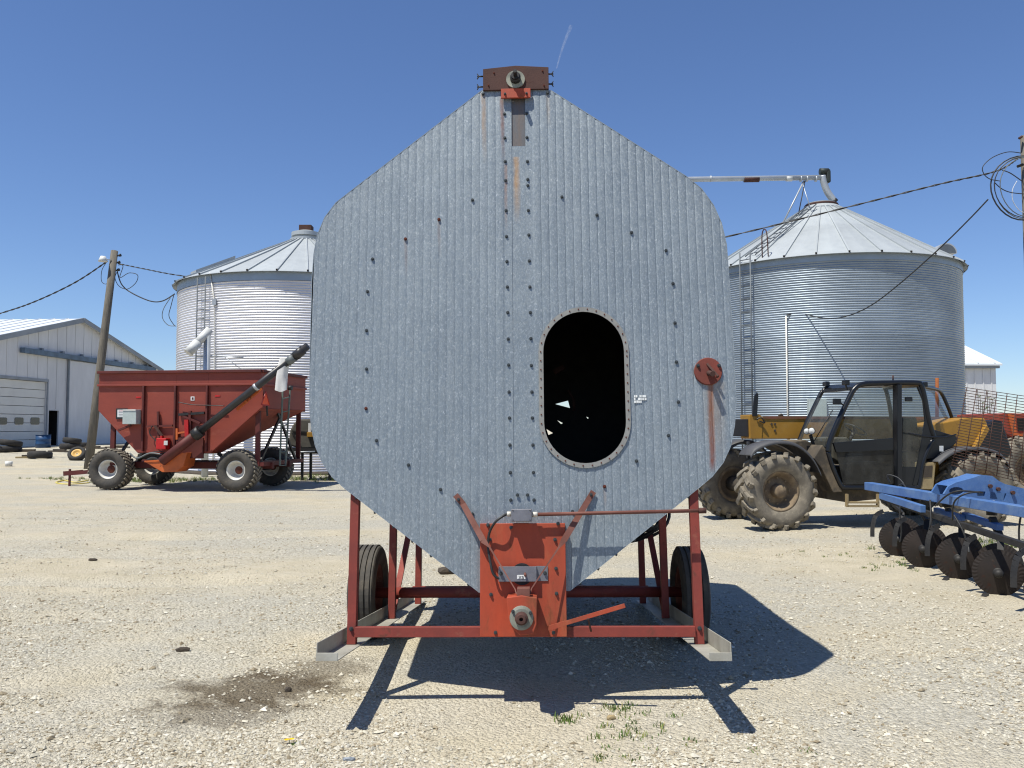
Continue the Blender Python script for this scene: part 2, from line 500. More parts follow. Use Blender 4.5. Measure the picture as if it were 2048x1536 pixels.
# ------------------------------------------------------------------ ground
def ground_material():
    t = NT('gravel and dirt')
    v = t.coord()
    big = t.noise(v, 0.33, 5, 0.6, 0.5)
    med = t.noise(v, 1.6, 6, 0.65, 0.4)
    # tracks run roughly along x: stretched noise
    trk = t.noise(t.coord((0.12, 0.75, 1)), 1.0, 4, 0.6, 0.3)
    dirt = t.mix(t.ramp(med, 0.35, 0.7), srgb(194, 184, 162), srgb(176, 166, 143))
    gravel = t.mix(t.ramp(t.noise(v, 28, 4, 0.7), 0.35, 0.7), srgb(189, 184, 170), srgb(157, 151, 136))
    f = t.ramp(t.math('ADD', t.math('MULTIPLY', big, 0.55), t.math('MULTIPLY', trk, 0.45)), 0.44, 0.58)
    col = t.mix(f, gravel, dirt)
    vor = t.n('TexVoronoi'); vor.inputs['Scale'].default_value = 48
    t.l(v, vor.inputs['Vector'])
    vor2 = t.n('TexVoronoi'); vor2.inputs['Scale'].default_value = 120
    t.l(v, vor2.inputs['Vector'])
    hs = t.n('Separate' + 'Color'); t.l(vor.outputs['Color'], hs.inputs[0])
    grain = t.ramp(hs.outputs[0], 0.0, 1.0, 0.78, 1.16)
    gm = t.n('Combine' + 'Color')
    for i in range(3): t.l(grain, gm.inputs[i])
    col = t.mix(t.ramp(f, 0, 1, 0.75, 0.35), col, t.mix(1.0, col, gm.outputs[0], 'MULTIPLY'))
    # dark specks of crumbs and old clods
    sp = t.noise(v, 60, 3, 0.75)
    col = t.mix(t.ramp(sp, 0.68, 0.80, 0, 0.45), col, srgb(96, 82, 62))
    sp2 = t.noise(t.coord((0.6, 1, 1)), 7, 6, 0.75, 0.5)
    col = t.mix(t.ramp(sp2, 0.64, 0.80, 0, 0.35), col, srgb(126, 108, 82))
    # damp oily stain left of the machine
    for (px, py, ra, rb, st) in ((515, 1378, 0.68, 0.44, 0.8), (430, 1425, 0.5, 0.34, 0.55), (640, 1340, 0.45, 0.4, 0.55)):
        c = gp(px, py)
        mp = t.n('Mapping'); mp.vector_type = 'POINT'
        mp.inputs['Location'].default_value = (-c.x / ra, -c.y / rb, 0)
        mp.inputs['Scale'].default_value = (1 / ra, 1 / rb, 0)
        tc = t.n('TexCoord'); t.l(tc.outputs['Object'], mp.inputs['Vector'])
        ln = t.n('VectorMath', operation='LENGTH'); t.l(mp.outputs[0], ln.inputs[0])
        d = t.math('ADD', ln.outputs['Value'], t.math('MULTIPLY', t.math('SUBTRACT', t.noise(v, 4.5, 6, 0.7), 0.5), 2.2))
        col = t.mix(t.ramp(d, 0.45, 1.0, st, 0.0), col, srgb(82, 70, 52))
    t.set('Base Color', col)
    t.set('Roughness', 0.95); t.set('Specular IOR Level', 0.15)
    h = t.math('ADD', t.math('MULTIPLY', t.math('SUBTRACT', 1.0, vor.outputs['Distance']), 1.0),
               t.math('MULTIPLY', t.math('SUBTRACT', 1.0, vor2.outputs['Distance']), 0.4))
    h = t.math('ADD', h, t.math('MULTIPLY', t.noise(v, 9, 6, 0.7), 1.6))
    t.bump(h, 0.9, 0.02)
    return t.m

def smooth01(x):
    x = np.clip(x, 0, 1)
    return x * x * (3 - 2 * x)
def ground_z(x, y):
    x = np.asarray(x, float); y = np.asarray(y, float)
    w = 0.006 * (np.sin(x * 1.9 + 0.7 * np.sin(y * 1.3)) + np.sin(y * 2.3 + x * 0.6) + 0.7 * np.sin(x * 4.1 - y * 3.3))
    # shallow wheel ruts sweeping across the open yard, away from everything that stands on it
    q = y - 0.16 * x - 0.012 * x * x
    op = smooth01((-x - 1.9) / 1.2) * smooth01((17.5 - y) / 3) * smooth01((y - 3) / 1)
    op = np.maximum(op, smooth01((x - 1.9) / 1) * smooth01((7.4 - y) / 1.5) * 0.7)
    rut = np.zeros_like(w)
    for c, d, wd in ((5.6, 0.030, 0.17), (7.3, 0.034, 0.18), (9.0, 0.040, 0.2), (10.9, 0.036, 0.22), (12.6, 0.045, 0.24), (14.4, 0.04, 0.25), (4.3, 0.02, 0.15)):
        u = (q - c + 0.12 * np.sin(x * 0.8 + c)) / wd
        rut += d * (-np.exp(-u * u) + 0.55 * np.exp(-(u - 1.6) ** 2) + 0.45 * np.exp(-(u + 1.6) ** 2))
    return w + op * rut + 0.42 * smooth01((-x - 13) / 9) * smooth01((y - 30) / 14)

xs = np.unique(np.concatenate([np.linspace(-14, 14, 281), np.geomspace(14, 2500, 46), -np.geomspace(14, 2500, 46)]))
ys = np.unique(np.concatenate([np.linspace(-12, 2, 29), np.linspace(2, 14, 181), np.linspace(14, 60, 60), np.geomspace(60, 4000, 40), [-60, -300]]))
XX, YY = np.meshgrid(xs, ys)
gr = grid_mesh('ground', np.stack([XX, YY, ground_z(XX, YY)], -1), ground_material())
tag(gr, kind='structure')

# ------------------------------------------------------------------ loose stones
def stone_material():
    t = NT('crushed limestone')
    g = t.n('NewGeometry')
    cr = t.n('ValToRGB')
    e = cr.color_ramp.elements
    e[0].position = 0.0; e[0].color = srgb(124, 111, 88)
    e[1].position = 1.0; e[1].color = srgb(222, 216, 200)
    for p_, c_ in ((0.12, (152, 141, 120)), (0.4, (190, 183, 164)), (0.7, (200, 195, 181)), (0.9, (168, 163, 148))):
        k = cr.color_ramp.elements.new(p_); k.color = srgb(*c_)
    t.l(g.outputs['Random Per Island'], cr.inputs[0])
    n = t.noise(t.coord(), 160, 3, 0.6)
    t.set('Base Color', t.mix(t.ramp(n, 0.3, 0.8, 0, 0.4), cr.outputs[0], srgb(150, 140, 122)))
    t.set('Roughness', 0.9); t.set('Specular IOR Level', 0.2)
    return t.m
MT['stone'] = stone_material()

def fake_noise(x, y, s, seed):
    g = np.random.RandomState(seed)
    out = np.zeros_like(x)
    for k in range(7):
        a = g.uniform(0, 2 * np.pi); f = s * g.uniform(0.5, 2.0); p = g.uniform(0, 6.28)
        out += np.sin((x * np.cos(a) + y * np.sin(a)) * f + p + 0.8 * np.sin((x * np.sin(a) - y * np.cos(a)) * f * 0.7))
    return out / 7 ** 0.5

def stain_free(x, y):
    c = gp(515, 1378); c2 = gp(430, 1425)
    r = np.minimum(((x - c.x) / 0.6) ** 2 + ((y - c.y) / 0.4) ** 2, ((x - c2.x) / 0.45) ** 2 + ((y - c2.y) / 0.3) ** 2)
    return np.clip(0.12 + 0.9 * (r + 0.25 * fake_noise(x, y, 9.0, 8) - 0.5), 0.10, 1.0)
def make_stones(N, seed):
    g = np.random.RandomState(seed)
    u = g.uniform(0, 1, N)
    y0, y1, k = 2.9, 17.0, 0.9
    y = (y0 ** (-k) + u * (y1 ** (-k) - y0 ** (-k))) ** (-1 / k)
    x = g.uniform(-1, 1, N) * (0.70 * y + 1.0)
    d = fake_noise(x, y, 1.5, 3) + 0.6 * fake_noise(x, y, 5.0, 4)
    keep = g.uniform(0, 1, N) < np.clip(0.55 + 0.60 * d, 0.04, 1.0) * stain_free(x, y)
    x, y = x[keep], y[keep]
    n = len(x)
    s = np.clip(g.lognormal(np.log(0.0054), 0.46, n), 0.003, 0.022)
    s = s * (1 + 0.012 * (y - 4))
    base = np.array([[1, 0, 0], [-1, 0, 0], [0, 1, 0], [0, -1, 0], [0, 0, 1], [0, 0, -1]], float)
    fac = np.array([[0, 2, 4], [2, 1, 4], [1, 3, 4], [3, 0, 4], [2, 0, 5], [1, 2, 5], [3, 1, 5], [0, 3, 5]])
    V = base[None] * g.uniform(0.65, 1.35, (n, 6, 1)) + g.uniform(-0.28, 0.28, (n, 6, 3))
    V[:, :, 2] *= g.uniform(0.45, 0.85, (n, 1))
    V[:, :, 0] *= g.uniform(0.8, 1.4, (n, 1))
    a = g.uniform(0, 2 * np.pi, n)
    c, s_ = np.cos(a)[:, None], np.sin(a)[:, None]
    vx = V[:, :, 0] * c - V[:, :, 1] * s_
    vy = V[:, :, 0] * s_ + V[:, :, 1] * c
    P = np.stack([vx, vy, V[:, :, 2]], -1) * s[:, None, None]
    P[:, :, 0] += x[:, None]; P[:, :, 1] += y[:, None]
    P[:, :, 2] += (ground_z(x, y) + 0.25 * s)[:, None]
    F = fac[None] + (np.arange(n) * 6)[:, None, None]
    return raw_mesh('gravel', P.reshape(-1, 3), F.reshape(-1, 3), MT['stone'])
tag(make_stones(260000, 11), 'loose pale crushed limestone gravel scattered over the yard', 'gravel', kind='stuff')

# ------------------------------------------------------------------ grass and weeds
def grass_material():
    t = NT('grass blades')
    g = t.n('NewGeometry')
    cr = t.n('ValToRGB'); e = cr.color_ramp.elements
    e[0].color = srgb(62, 88, 32); e[1].color = srgb(150, 140, 86)
    k = cr.color_ramp.elements.new(0.6); k.color = srgb(92, 116, 48)
    t.l(g.outputs['Random Per Island'], cr.inputs[0])
    t.set('Base Color', cr.outputs[0]); t.set('Roughness', 0.7)
    return t.m
MT['grass'] = grass_material()

def blades(name, spots, label, seed):
    """spots: (x, y, spread_x, spread_y, count, height)"""
    g = np.random.RandomState(seed)
    V, F = [], []
    for (cx, cy, sx, sy, cnt, hh) in spots:
        # blades gather in small tufts inside the spot
        nt = max(1, cnt // 14)
        tx = cx + g.normal(0, sx, nt); ty = cy + g.normal(0, sy, nt)
        for i in range(cnt):
            k = g.randint(nt)
            x = tx[k] + g.normal(0, 0.02 + 0.1 * hh); y = ty[k] + g.normal(0, 0.02 + 0.1 * hh)
            z = float(ground_z(x, y)) - 0.004
            h = hh * g.uniform(0.4, 1.2); a = g.uniform(0, 6.28); w = 0.003 + 0.012 * hh
            lx, ly = g.normal(0, 0.35 * h, 2)
            dx, dy = math.cos(a) * w, math.sin(a) * w
            b = len(V)
            V += [(x - dx, y - dy, z), (x + dx, y + dy, z),
                  (x + lx * 0.4 - dx * .8, y + ly * 0.4 - dy * .8, z + h * 0.6), (x + lx * 0.4 + dx * .8, y + ly * 0.4 + dy * .8, z + h * 0.6),
                  (x + lx, y + ly, z + h)]
            F += [(b, b + 1, b + 3), (b, b + 3, b + 2), (b + 2, b + 3, b + 4)]
    o = raw_mesh(name, V, F, MT['grass'])
    return tag(o, label, 'grass', kind='stuff')
def sp(px, py, sx, sy, n, h):
    p = gp(px, py); return (p.x, p.y, sx, sy, n, h)
blades('grass', [sp(1275, 1450, 0.13, 0.16, 240, 0.03), sp(1235, 1418, 0.07, 0.04, 90, 0.03), sp(1130, 1440, 0.06, 0.03, 110, 0.035),
                 sp(1215, 1518, 0.05, 0.02, 80, 0.02), sp(640, 1500, 0.08, 0.05, 30, 0.02), sp(1240, 1490, 0.25, 0.1, 60, 0.02), sp(1420, 1480, 0.3, 0.1, 40, 0.018)],
       'sparse short weeds in the gravel in front of the grain dryer', 3)
blades('grass', [sp(1925, 1100, 0.5, 0.25, 800, 0.07), sp(2030, 1090, 0.3, 0.2, 400, 0.08), sp(1800, 1130, 0.3, 0.25, 150, 0.04), sp(1700, 1110, 0.7, 0.5, 160, 0.03)],
       'green grass clumps under and beside the blue disc implement', 4)
blades('grass', [sp(300, 962, 0.9, 0.5, 1800, 0.09), sp(620, 958, 1.6, 0.8, 3000, 0.11), sp(420, 962, 1.0, 0.5, 1200, 0.09), sp(140, 958, 0.8, 0.4, 600, 0.08)],
       'green grass strip under the red wagon and along the left bin', 5)
blades('grass', [sp(1420, 966, 1.2, 0.5, 1800, 0.13), sp(1700, 966, 3.0, 0.5, 1800, 0.11), sp(2010, 968, 1.0, 0.6, 1400, 0.16)],
       'green grass at the foot of the right bin', 6)
# ------------------------------------------------------------------ the grain dryer
TILT = math.atan(277.0 / FPX) - PITCH      # front end is jacked up: the machine leans back
DM = (Matrix.Translation(at(1048, 1273, 4.85)) @ Matrix.Rotation(R(-2.0), 4, 'Z')
      @ Matrix.Rotation(-TILT, 4, 'X') @ Matrix.Rotation(R(-0.55), 4, 'Y'))
D = Frame(DM)
dryer = thing('grain_dryer', 'tall galvanised grain dryer with angular front and red frame standing on wheels', 'grain dryer', DM)
def dp(x, y, v=0.0):
    return D.px(x, y, v)
def wz(y_l, world_z, x_l=0.0):             # local z that has this world height
    m = DM
    return (world_z - m[2][3] - m[2][0] * x_l - m[2][1] * y_l) / m[2][2]
L_BODY = 2.55

def face_material():
    t = NT('spangled galvanised sheet')
    v = t.coord((1, 1, 0.8))
    vo = t.n('TexVoronoi'); vo.inputs['Scale'].default_value = 135; t.l(v, vo.inputs['Vector'])
    se = t.n('SeparateColor'); t.l(vo.outputs['Color'], se.inputs[0])
    n1 = t.noise(v, 1.6, 6, 0.65, 0.3)
    n2 = t.noise(v, 55, 4, 0.7)
    n3 = t.noise(t.coord((3.2, 3.2, 0.25)), 4, 5, 0.65)
    n4 = t.noise(t.coord((9.0, 9.0, 0.5)), 3, 5, 0.65)
    col = t.mix(t.ramp(n1, 0.35, 0.7), (0.238, 0.273, 0.296, 1), (0.189, 0.222, 0.249, 1))
    col = t.mix(t.ramp(n3, 0.45, 0.75, 0, 0.5), col, (0.257, 0.284, 0.300, 1))
    col = t.mix(t.ramp(n4, 0.5, 0.8, 0, 0.5), col, (0.133, 0.163, 0.194, 1))
    col = t.mix(t.ramp(se.outputs[0], 0.2, 1.0, 0, 0.42), col, (0.144, 0.184, 0.222, 1))
    n5 = t.noise(t.coord((1, 1, 0.45)), 120, 3, 0.75, 0.6)
    col = t.mix(t.ramp(n5, 0.53, 0.66, 0, 0.75), col, (0.333, 0.370, 0.394, 1))
    col = t.mix(t.ramp(n5, 0.34, 0.47, 0.4, 0), col, (0.129, 0.156, 0.184, 1))
    fl = t.math('MULTIPLY', t.ramp(se.outputs[1], 0.80, 0.97), t.ramp(n2, 0.46, 0.66))
    col = t.mix(fl, col, (0.393, 0.428, 0.452, 1))
    # rust runs: below bolts, the port cover, the top bearing
    tc = t.n('TexCoord'); sx = t.n('SeparateXYZ'); t.l(tc.outputs['Object'], sx.inputs[0])
    wob = t.math('MULTIPLY', t.math('SUBTRACT', t.noise(t.coord((1, 1, 0.6)), 7, 4, 0.6), 0.5), 0.02)
    X = t.math('ADD', sx.outputs['X'], wob); Z = sx.outputs['Z']
    runs = [(1421, 765, 1425, 948, 8, 0.95, (120, 58, 38)), (1428, 765, 1434, 940, 26, 0.35, (150, 118, 80)),
            (966, 188, 970, 330, 6, 0.5, (150, 110, 60)), (1003, 196, 1007, 330, 5, 0.55, (140, 84, 54)),
            (1011, 330, 1013, 470, 4, 0.5, (140, 92, 56)), (1095, 190, 1098, 260, 5, 0.3, (150, 118, 76)),
            (1032, 315, 1035, 450, 8, 0.6, (176, 128, 58)), (878, 440, 880, 520, 4, 0.25, (140, 100, 70)),
            (811, 480, 813, 560, 4, 0.25, (140, 100, 70)), (1209, 975, 1211, 1020, 4, 0.3, (140, 100, 70))]
    for (xa, ya, xb, yb, hw, st, c) in runs:
        p0, p1 = dp(xa, ya), dp(xb, yb)
        w = abs(dp(xa + hw, ya).x - p0.x)
        # distance from the run's own sloping line
        k = (p1.x - p0.x) / (p1.z - p0.z)
        line = t.math('ADD', t.math('MULTIPLY', t.math('SUBTRACT', Z, p0.z), k), p0.x)
        dx = t.math('ABSOLUTE', t.math('SUBTRACT', X, line))
        f = t.ramp(dx, w * 0.35, w, 1, 0)
        f = t.math('MULTIPLY', f, t.ramp(Z, p0.z, p0.z + 0.01, 1, 0))
        f = t.math('MULTIPLY', f, t.ramp(Z, p1.z, p1.z + (p0.z - p1.z) * (0.15 if st > 0.9 else 0.6), 0, 1))
        f = t.math('MULTIPLY', f, t.ramp(t.noise(t.coord((4, 4, 1)), 12, 5, 0.7), 0.3, 0.62, st * 0.45, st))
        col = t.mix(f, col, srgb(*c))
    t.set('Base Color', col); t.set('Metallic', 0.35)
    t.set('Roughness', t.ramp(se.outputs[2], 0, 1, 0.42, 0.62))
    low = t.noise(t.coord((1, 1, 0.7)), 2.6, 3, 0.5)
    t.bump(t.math('ADD', t.math('MULTIPLY', n2, 0.03), low), 0.35, 0.03)
    return t.m
MT['face'] = face_material()

up_px = [(620, 760), (620.6, 700), (624, 560), (628, 508), (635, 470), (650, 435), (672, 406), (700, 384), (963, 182),
         (1103, 182), (1372, 353), (1403, 378), (1427, 411), (1443, 447), (1453, 490), (1458, 560), (1467, 700), (1472, 800)]
lo_px = [(620, 760), (619.5, 815), (623, 855), (631, 892), (645, 925), (664, 953), (690, 977), (958, 1184),
         (1140, 1181), (1398, 975), (1424, 953), (1446, 925), (1461, 892), (1469, 850), (1472, 800)]
up = [dp(*p) for p in up_px]; lo = [dp(*p) for p in lo_px]
ux, uz = np.array([p.x for p in up]), np.array([p.z for p in up])
lx, lz = np.array([p.x for p in lo]), np.array([p.z for p in lo])
XL = 0.5 * (dp(1021, 300).x + dp(1030, 1000).x)
XR = 0.5 * (dp(1046, 300).x + dp(1058, 1000).x)
HX0, HX1 = dp(1086, 775).x, dp(1251, 775).x
HZ1, HZ0 = dp(1169, 623).z, dp(1169, 928).z
HC, HR = (HX0 + HX1) / 2, (HX1 - HX0) / 2
HRZ = HR * 1.02
def hole_span(x):
    u = (x - HC) / HR
    if abs(u) >= 1: return None
    c = math.sqrt(1 - u * u) * HRZ
    return HZ0 + HRZ - c, HZ1 - HRZ + c
RIB = 0.0505
def face_sheet(x0, x1, hole, phase):
    xs_ = list(np.arange(x0, x1, RIB / 8)) + [x1]
    xs_ += [ux[0] + d for d in (0.0005, 0.002, 0.004)] + [ux[-1] - d for d in (0.0005, 0.002, 0.004)]
    if hole:
        xs_ += [HC + HR * math.sin(a) for a in np.linspace(-math.pi / 2, math.pi / 2, 49)]
    xs_ = sorted(x for x in set(round(float(x), 5) for x in xs_) if x0 <= x <= x1)
    def yy(x):
        e = min(abs(x - x0) if x0 > -1 else 9, abs(x1 - x) if x1 < 1 else 9)
        w = min(1.0, max(0.0, (e - 0.045) / 0.01))
        return -0.0034 * abs(math.sin(math.pi * (x - phase) / RIB)) ** 0.33 * w
    m = MB()
    cols = []
    for x in xs_:
        zl, zh = float(np.interp(x, lx, lz)), float(np.interp(x, ux, uz))
        hs = hole_span(x) if hole else None
        if hole and hs is None and abs(abs(x - HC) - HR) < 1e-4:
            zm = 0.5 * (HZ0 + HZ1); hs = (HZ0 + HRZ, HZ1 - HRZ)
        cols.append((x, yy(x), zl, zh, hs))
    V, F = [], []
    def quad(a, b, c, d):
        i = len(V); V.extend([a, b, c, d]); F.append((i, i + 1, i + 2, i + 3))
    for A, B in zip(cols, cols[1:]):
        if hole and (A[4] or B[4]) and A[0] > HC - HR - 1e-4 and B[0] < HC + HR + 1e-4:
            ha, hb = A[4] or B[4], B[4] or A[4]
            quad((A[0], A[1], A[2]), (B[0], B[1], B[2]), (B[0], B[1], hb[0]), (A[0], A[1], ha[0]))
            quad((A[0], A[1], ha[1]), (B[0], B[1], hb[1]), (B[0], B[1], B[3]), (A[0], A[1], A[3]))
        else:
            quad((A[0], A[1], A[2]), (B[0], B[1], B[2]), (B[0], B[1], B[3]), (A[0], A[1], A[3]))
    return raw_mesh('face_sheet', V, F, MT['face'], dryer, False)
face_sheet(float(ux[0]), XL, False, XL)
face_sheet(XR, float(ux[-1]), True, XR)
# flat strip behind the joint of the two sheets
sp_ = paint('bright galvanised strip', srgb(150, 160, 168), srgb(128, 138, 148), 30, 0.5, 0.3, bscale=150)
m = MB(); zt, zb = dp(1033, 292).z, dp(1048, 1046).z
m.box(XL - 0.05, XR + 0.05, 0.003, 0.008, zb, zt); m.build('seam_strip', MT['face'], dryer)
m = MB(); m.box(XL - 0.03, XR + 0.03, 0.009, 0.014, zt, dp(1033, 190).z)
m.build('sight_strip', paint('stained steel strip', srgb(98, 102, 106), srgb(112, 98, 88), 7, 0.5, 0.4, rust=0.15, rustc=srgb(140, 92, 60), stretch=(3, 3, 0.6)), dryer)

loop = up + lo[-2:0:-1]
prof = [(p.x, p.z) for p in loop]
cx_, cz_ = float((ux[0] + ux[-1]) / 2), float((uz.max() + lz.min()) / 2)
P = np.array([[(x, y, z) for (x, z) in prof + prof[:1]] for y in (-0.004, 0.02, L_BODY)])
shell = grid_mesh('body_shell', P, paint('galvanised shell', (0.32, 0.35, 0.38, 1), (0.25, 0.28, 0.31, 1), 3, 0.5, 0.4, bscale=80), dryer, smooth=False)
# folded lip round the front sheet
lip = MB()
n_ = len(prof)
sc = lambda p, k: (cx_ + (p[0] - cx_) * k, cz_ + (p[1] - cz_) * k)
V, F = [], []
for i, p in enumerate(prof):
    a, b = sc(p, 1.0018), sc(p, 0.9985)
    V += [(a[0], -0.0042, a[1]), (b[0], -0.0038, b[1]), (a[0], 0.03, a[1])]
for i in range(n_):
    j = (i + 1) % n_
    F += [(3 * i + 2, 3 * j + 2, 3 * j, 3 * i), (3 * i, 3 * j, 3 * j + 1, 3 * i + 1)]
lip.add(V, F); lip.build('edge_lip', MT['face'], dryer)
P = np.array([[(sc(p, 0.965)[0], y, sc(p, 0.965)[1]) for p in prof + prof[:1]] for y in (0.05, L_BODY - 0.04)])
grid_mesh('dark_plenum_liner', P, MT['dark'], dryer, smooth=False)  # near-black liner added so the inside stays dark
# rear sheet, near-black like the liner, with the few gaps that let daylight through
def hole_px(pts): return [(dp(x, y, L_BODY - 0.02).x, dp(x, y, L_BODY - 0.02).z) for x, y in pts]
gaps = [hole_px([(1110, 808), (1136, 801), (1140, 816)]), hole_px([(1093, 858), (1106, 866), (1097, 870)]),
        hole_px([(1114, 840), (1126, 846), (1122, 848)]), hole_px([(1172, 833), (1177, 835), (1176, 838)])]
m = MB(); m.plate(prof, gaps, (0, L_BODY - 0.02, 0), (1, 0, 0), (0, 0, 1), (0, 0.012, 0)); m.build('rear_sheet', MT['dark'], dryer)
# faint shapes inside: paddle shaft seen through the opening
m = MB(); a, b = dp(1108, 745, 1.2), dp(1128, 734, 1.2); m.bar(a, b, 0.03, 0.04); m.build('inner_bracket', MT['rust'], dryer)
m = MB(); m.tube([dp(1136, 780, 1.2), dp(1148, 800, 1.2), dp(1148, 822, 1.2)], 0.012); m.build('inner_rod', MT['rust'], dryer)

# opening trim with rivets
def stadium(k):
    pts = []
    for i in range(25):
        a = math.pi * i / 24
        pts.append((HC + (HR + k) * math.cos(a), HZ1 - HRZ + (HRZ + k) * math.sin(a)))
    for i in range(25):
        a = math.pi + math.pi * i / 24
        pts.append((HC + (HR + k) * math.cos(a), HZ0 + HRZ + (HRZ + k) * math.sin(a)))
    return pts
m = MB(); m.plate(stadium(0.025), [stadium(-0.004)], (0, -0.013, 0), (1, 0, 0), (0, 0, 1), (0, 0.006, 0))
ring = m.build('opening_trim', paint('dull trim ring', srgb(146, 146, 142), srgb(124, 122, 118), 8, 0.6, 0.2, rust=0.1, rustc=srgb(130, 92, 70)), dryer)
m = MB(); m.tube([(0, 0, 0), (0, -0.004, 0)], 0.0045, 8); riv = m.mesh('rivet'); riv.materials.append(MT['bolt_rust'])
st = stadium(0.012)
acc, step, last = 0.0, 0.055, None
for i in range(len(st)):
    a, b = Vector(st[i]), Vector(st[(i + 1) % len(st)])
    seg = (b - a).length
    while acc < seg:
        p = a + (b - a) * (acc / seg)
        inst('rivet', riv, ring, (p.x, -0.013, p.y)); acc += step
    acc -= seg

# bolts
def bolt_mesh(name, mat):
    m = MB()
    m.tube([(0, 0.004, 0), (0, -0.003, 0)], 0.0125, 12)
    m.tube([(0, -0.003, 0), (0, -0.013, 0)], 0.0095, 6, smooth=False)
    m.tube([(0, -0.013, 0), (0, -0.017, 0)], 0.0052, 8)
    me = m.mesh(name); me.materials.append(mat); return me
BOLT, BOLT_R = bolt_mesh('bolt', MT['bolt']), bolt_mesh('bolt_rusty', MT['bolt_rust'])
def bolt(x, y, v=0.0, me=None, k=1.0):
    p = dp(x, y, v)
    inst('bolt', me or BOLT, dryer, (p.x, v - 0.002, p.z), (0, rnd.uniform(0, 1), 0), (0.82, 0.5, 0.82) if k == 1.0 else k * 0.82)
ly_ = [228, 276, 323, 361, 421, 473, 523, 574, 625, 678, 730, 784, 836, 890, 945, 1000]
for y in ly_: bolt(1009 + (y - 228) * 0.0165, y)
ry_ = [227, 275, 323, 359, 371, 421, 470, 522, 574, 625, 677, 731, 784, 836, 890, 945, 1000]
for y in ry_: bolt(1053 + (y - 227) * 0.0195, y)
for p in ((1035, 990), (1055, 990), (945, 400), (745, 518), (735, 583), (733, 661), (733, 738), (753, 881), (817, 930), (881, 979), (945, 1028),
          (1124, 394), (1194, 430), (1263, 465), (1332, 501), (1346, 567), (1350, 646), (1353, 724), (1357, 804), (1337, 871), (1273, 922), (1145, 1023), (966, 188), (1095, 186)):
    bolt(*p, v=-0.005)
for p in ((878, 439), (811, 478), (732, 817), (1209, 973)): bolt(*p, v=-0.005, me=BOLT_R)
# small bolts along the slanted lower lip
for k in range(7):
    for (a, b) in (((690, 977), (958, 1184)), ((1140, 1181), (1398, 975))):
        t_ = 0.08 + k * 0.14
        p = dp(a[0] + (b[0] - a[0]) * t_, a[1] + (b[1] - a[1]) * t_)
        inst('bolt', BOLT, dryer, (p.x, 0.012, p.z - 0.004), (R(90), 0, 0), 0.7)

# top trough cap with bearing
c0, c1 = dp(966, 138, -0.02), dp(1097, 134, -0.02)
zb = dp(1030, 179, -0.02).z
pk = dp(1031, 131, -0.02)
m = MB(); m.prism([(c0.x, -0.02, zb), (c1.x, -0.02, zb), (c1.x, -0.02, c1.z), (pk.x, -0.02, pk.z), (c0.x, -0.02, c0.z)], (0, L_BODY - 0.1, 0))
cap_ = m.build('trough_cap', MT['rust'], dryer, 0.002)
m = MB(); c = dp(1031, 160, -0.02)
m.lathe([(0, -0.012), (0.06, -0.012), (0.06, 0.0)], c, (0, 1, 0), 28, False); m.build('bearing_flange', MT['cast'], cap_)
m = MB(); m.lathe([(0.034, 0), (0.034, 0.03), (0.026, 0.035), (0.026, 0.05), (0.012, 0.05), (0.012, 0.10), (0, 0.10)], c + Vector((0, -0.012, 0)), (0, -1, 0), 20, False)
m.build('shaft_end', MT['dark'], cap_)
for (x, y) in ((988, 146), (977, 171), (1085, 142), (1088, 171)):
    p = dp(x, y, -0.02); inst('bolt', BOLT_R, cap_, (p.x, -0.02, p.z), None, 0.5)
def wing(x, y, s):
    p = dp(x, y, 0.02)
    m = MB(); m.tube([(p.x - s * 0.03, 0.02, p.z), (p.x + s * 0.012, 0.02, p.z)], 0.005, 6)
    for a in (-1, 1): m.bar((p.x, 0.02, p.z), (p.x + s * 0.012, 0.02, p.z + a * 0.018), 0.010, 0.004)
    m.build('wing_bolt', MT['dark'], cap_)
for (x, y, s) in ((958, 153, -1), (958, 174, -1), (1103, 148, 1), (1103, 168, 1)): wing(x, y, s)
a, b = dp(1002, 178, -0.03), dp(1061, 195, -0.03)
m = MB(); m.box(a.x, b.x, -0.034, -0.02, b.z, a.z); m.build('strap_plate', MT['red_panel'], dryer, 0.001)
bolt(1010, 188, -0.034, k=0.8); bolt(1053, 187, -0.034, k=0.8)

# round port cover with stub pipe and handle
c = dp(1416, 743, -0.008); rr = abs(dp(1444, 743, -0.008).x - c.x)
m = MB(); m.lathe([(0, -0.012), (rr - 0.004, -0.012), (rr, -0.008), (rr, 0.006)], c, (0, 1, 0), 40, False)
port = m.build('port_cover', paint('oxide red cover', srgb(122, 58, 46), srgb(98, 48, 40), 9, 0.75, 0, rust=0.2), dryer)
m = MB(); q = dp(1418, 746, -0.02); m.tube([q, q + Vector((0.005, -0.085, -0.02))], 0.016, 14); m.build('stub_pipe', MT['rust'], port)
m = MB(); a = dp(1414, 727, -0.022); b = dp(1436, 752, -0.06)
m.bar(a, b, 0.012, 0.005, (0, 1, 0)); m.bar(b, b + Vector((0, 0.03, -0.004)), 0.012, 0.005); m.build('handle', MT['rust'], port)
for (x, y) in ((1396, 731), (1438, 731)):
    p = dp(x, y, -0.02); inst('bolt', BOLT, port, (p.x, -0.02, p.z), None, 0.9)
# worn white print
m = MB()
for r_ in range(3):
    x = 1268.0
    while x < 1292:
        w = rnd.choice((2.5, 4, 6, 3))
        if rnd.random() < 0.85:
            a, b = dp(x, 790 + r_ * 5.6, -0.0085), dp(min(x + w, 1293), 794.6 + r_ * 5.6, -0.0085)
            m.box(a.x, b.x, -0.0085, -0.0075, b.z, a.z)
        x += w + 0.8
m.build('worn_label', MT['foam_label'], dryer)

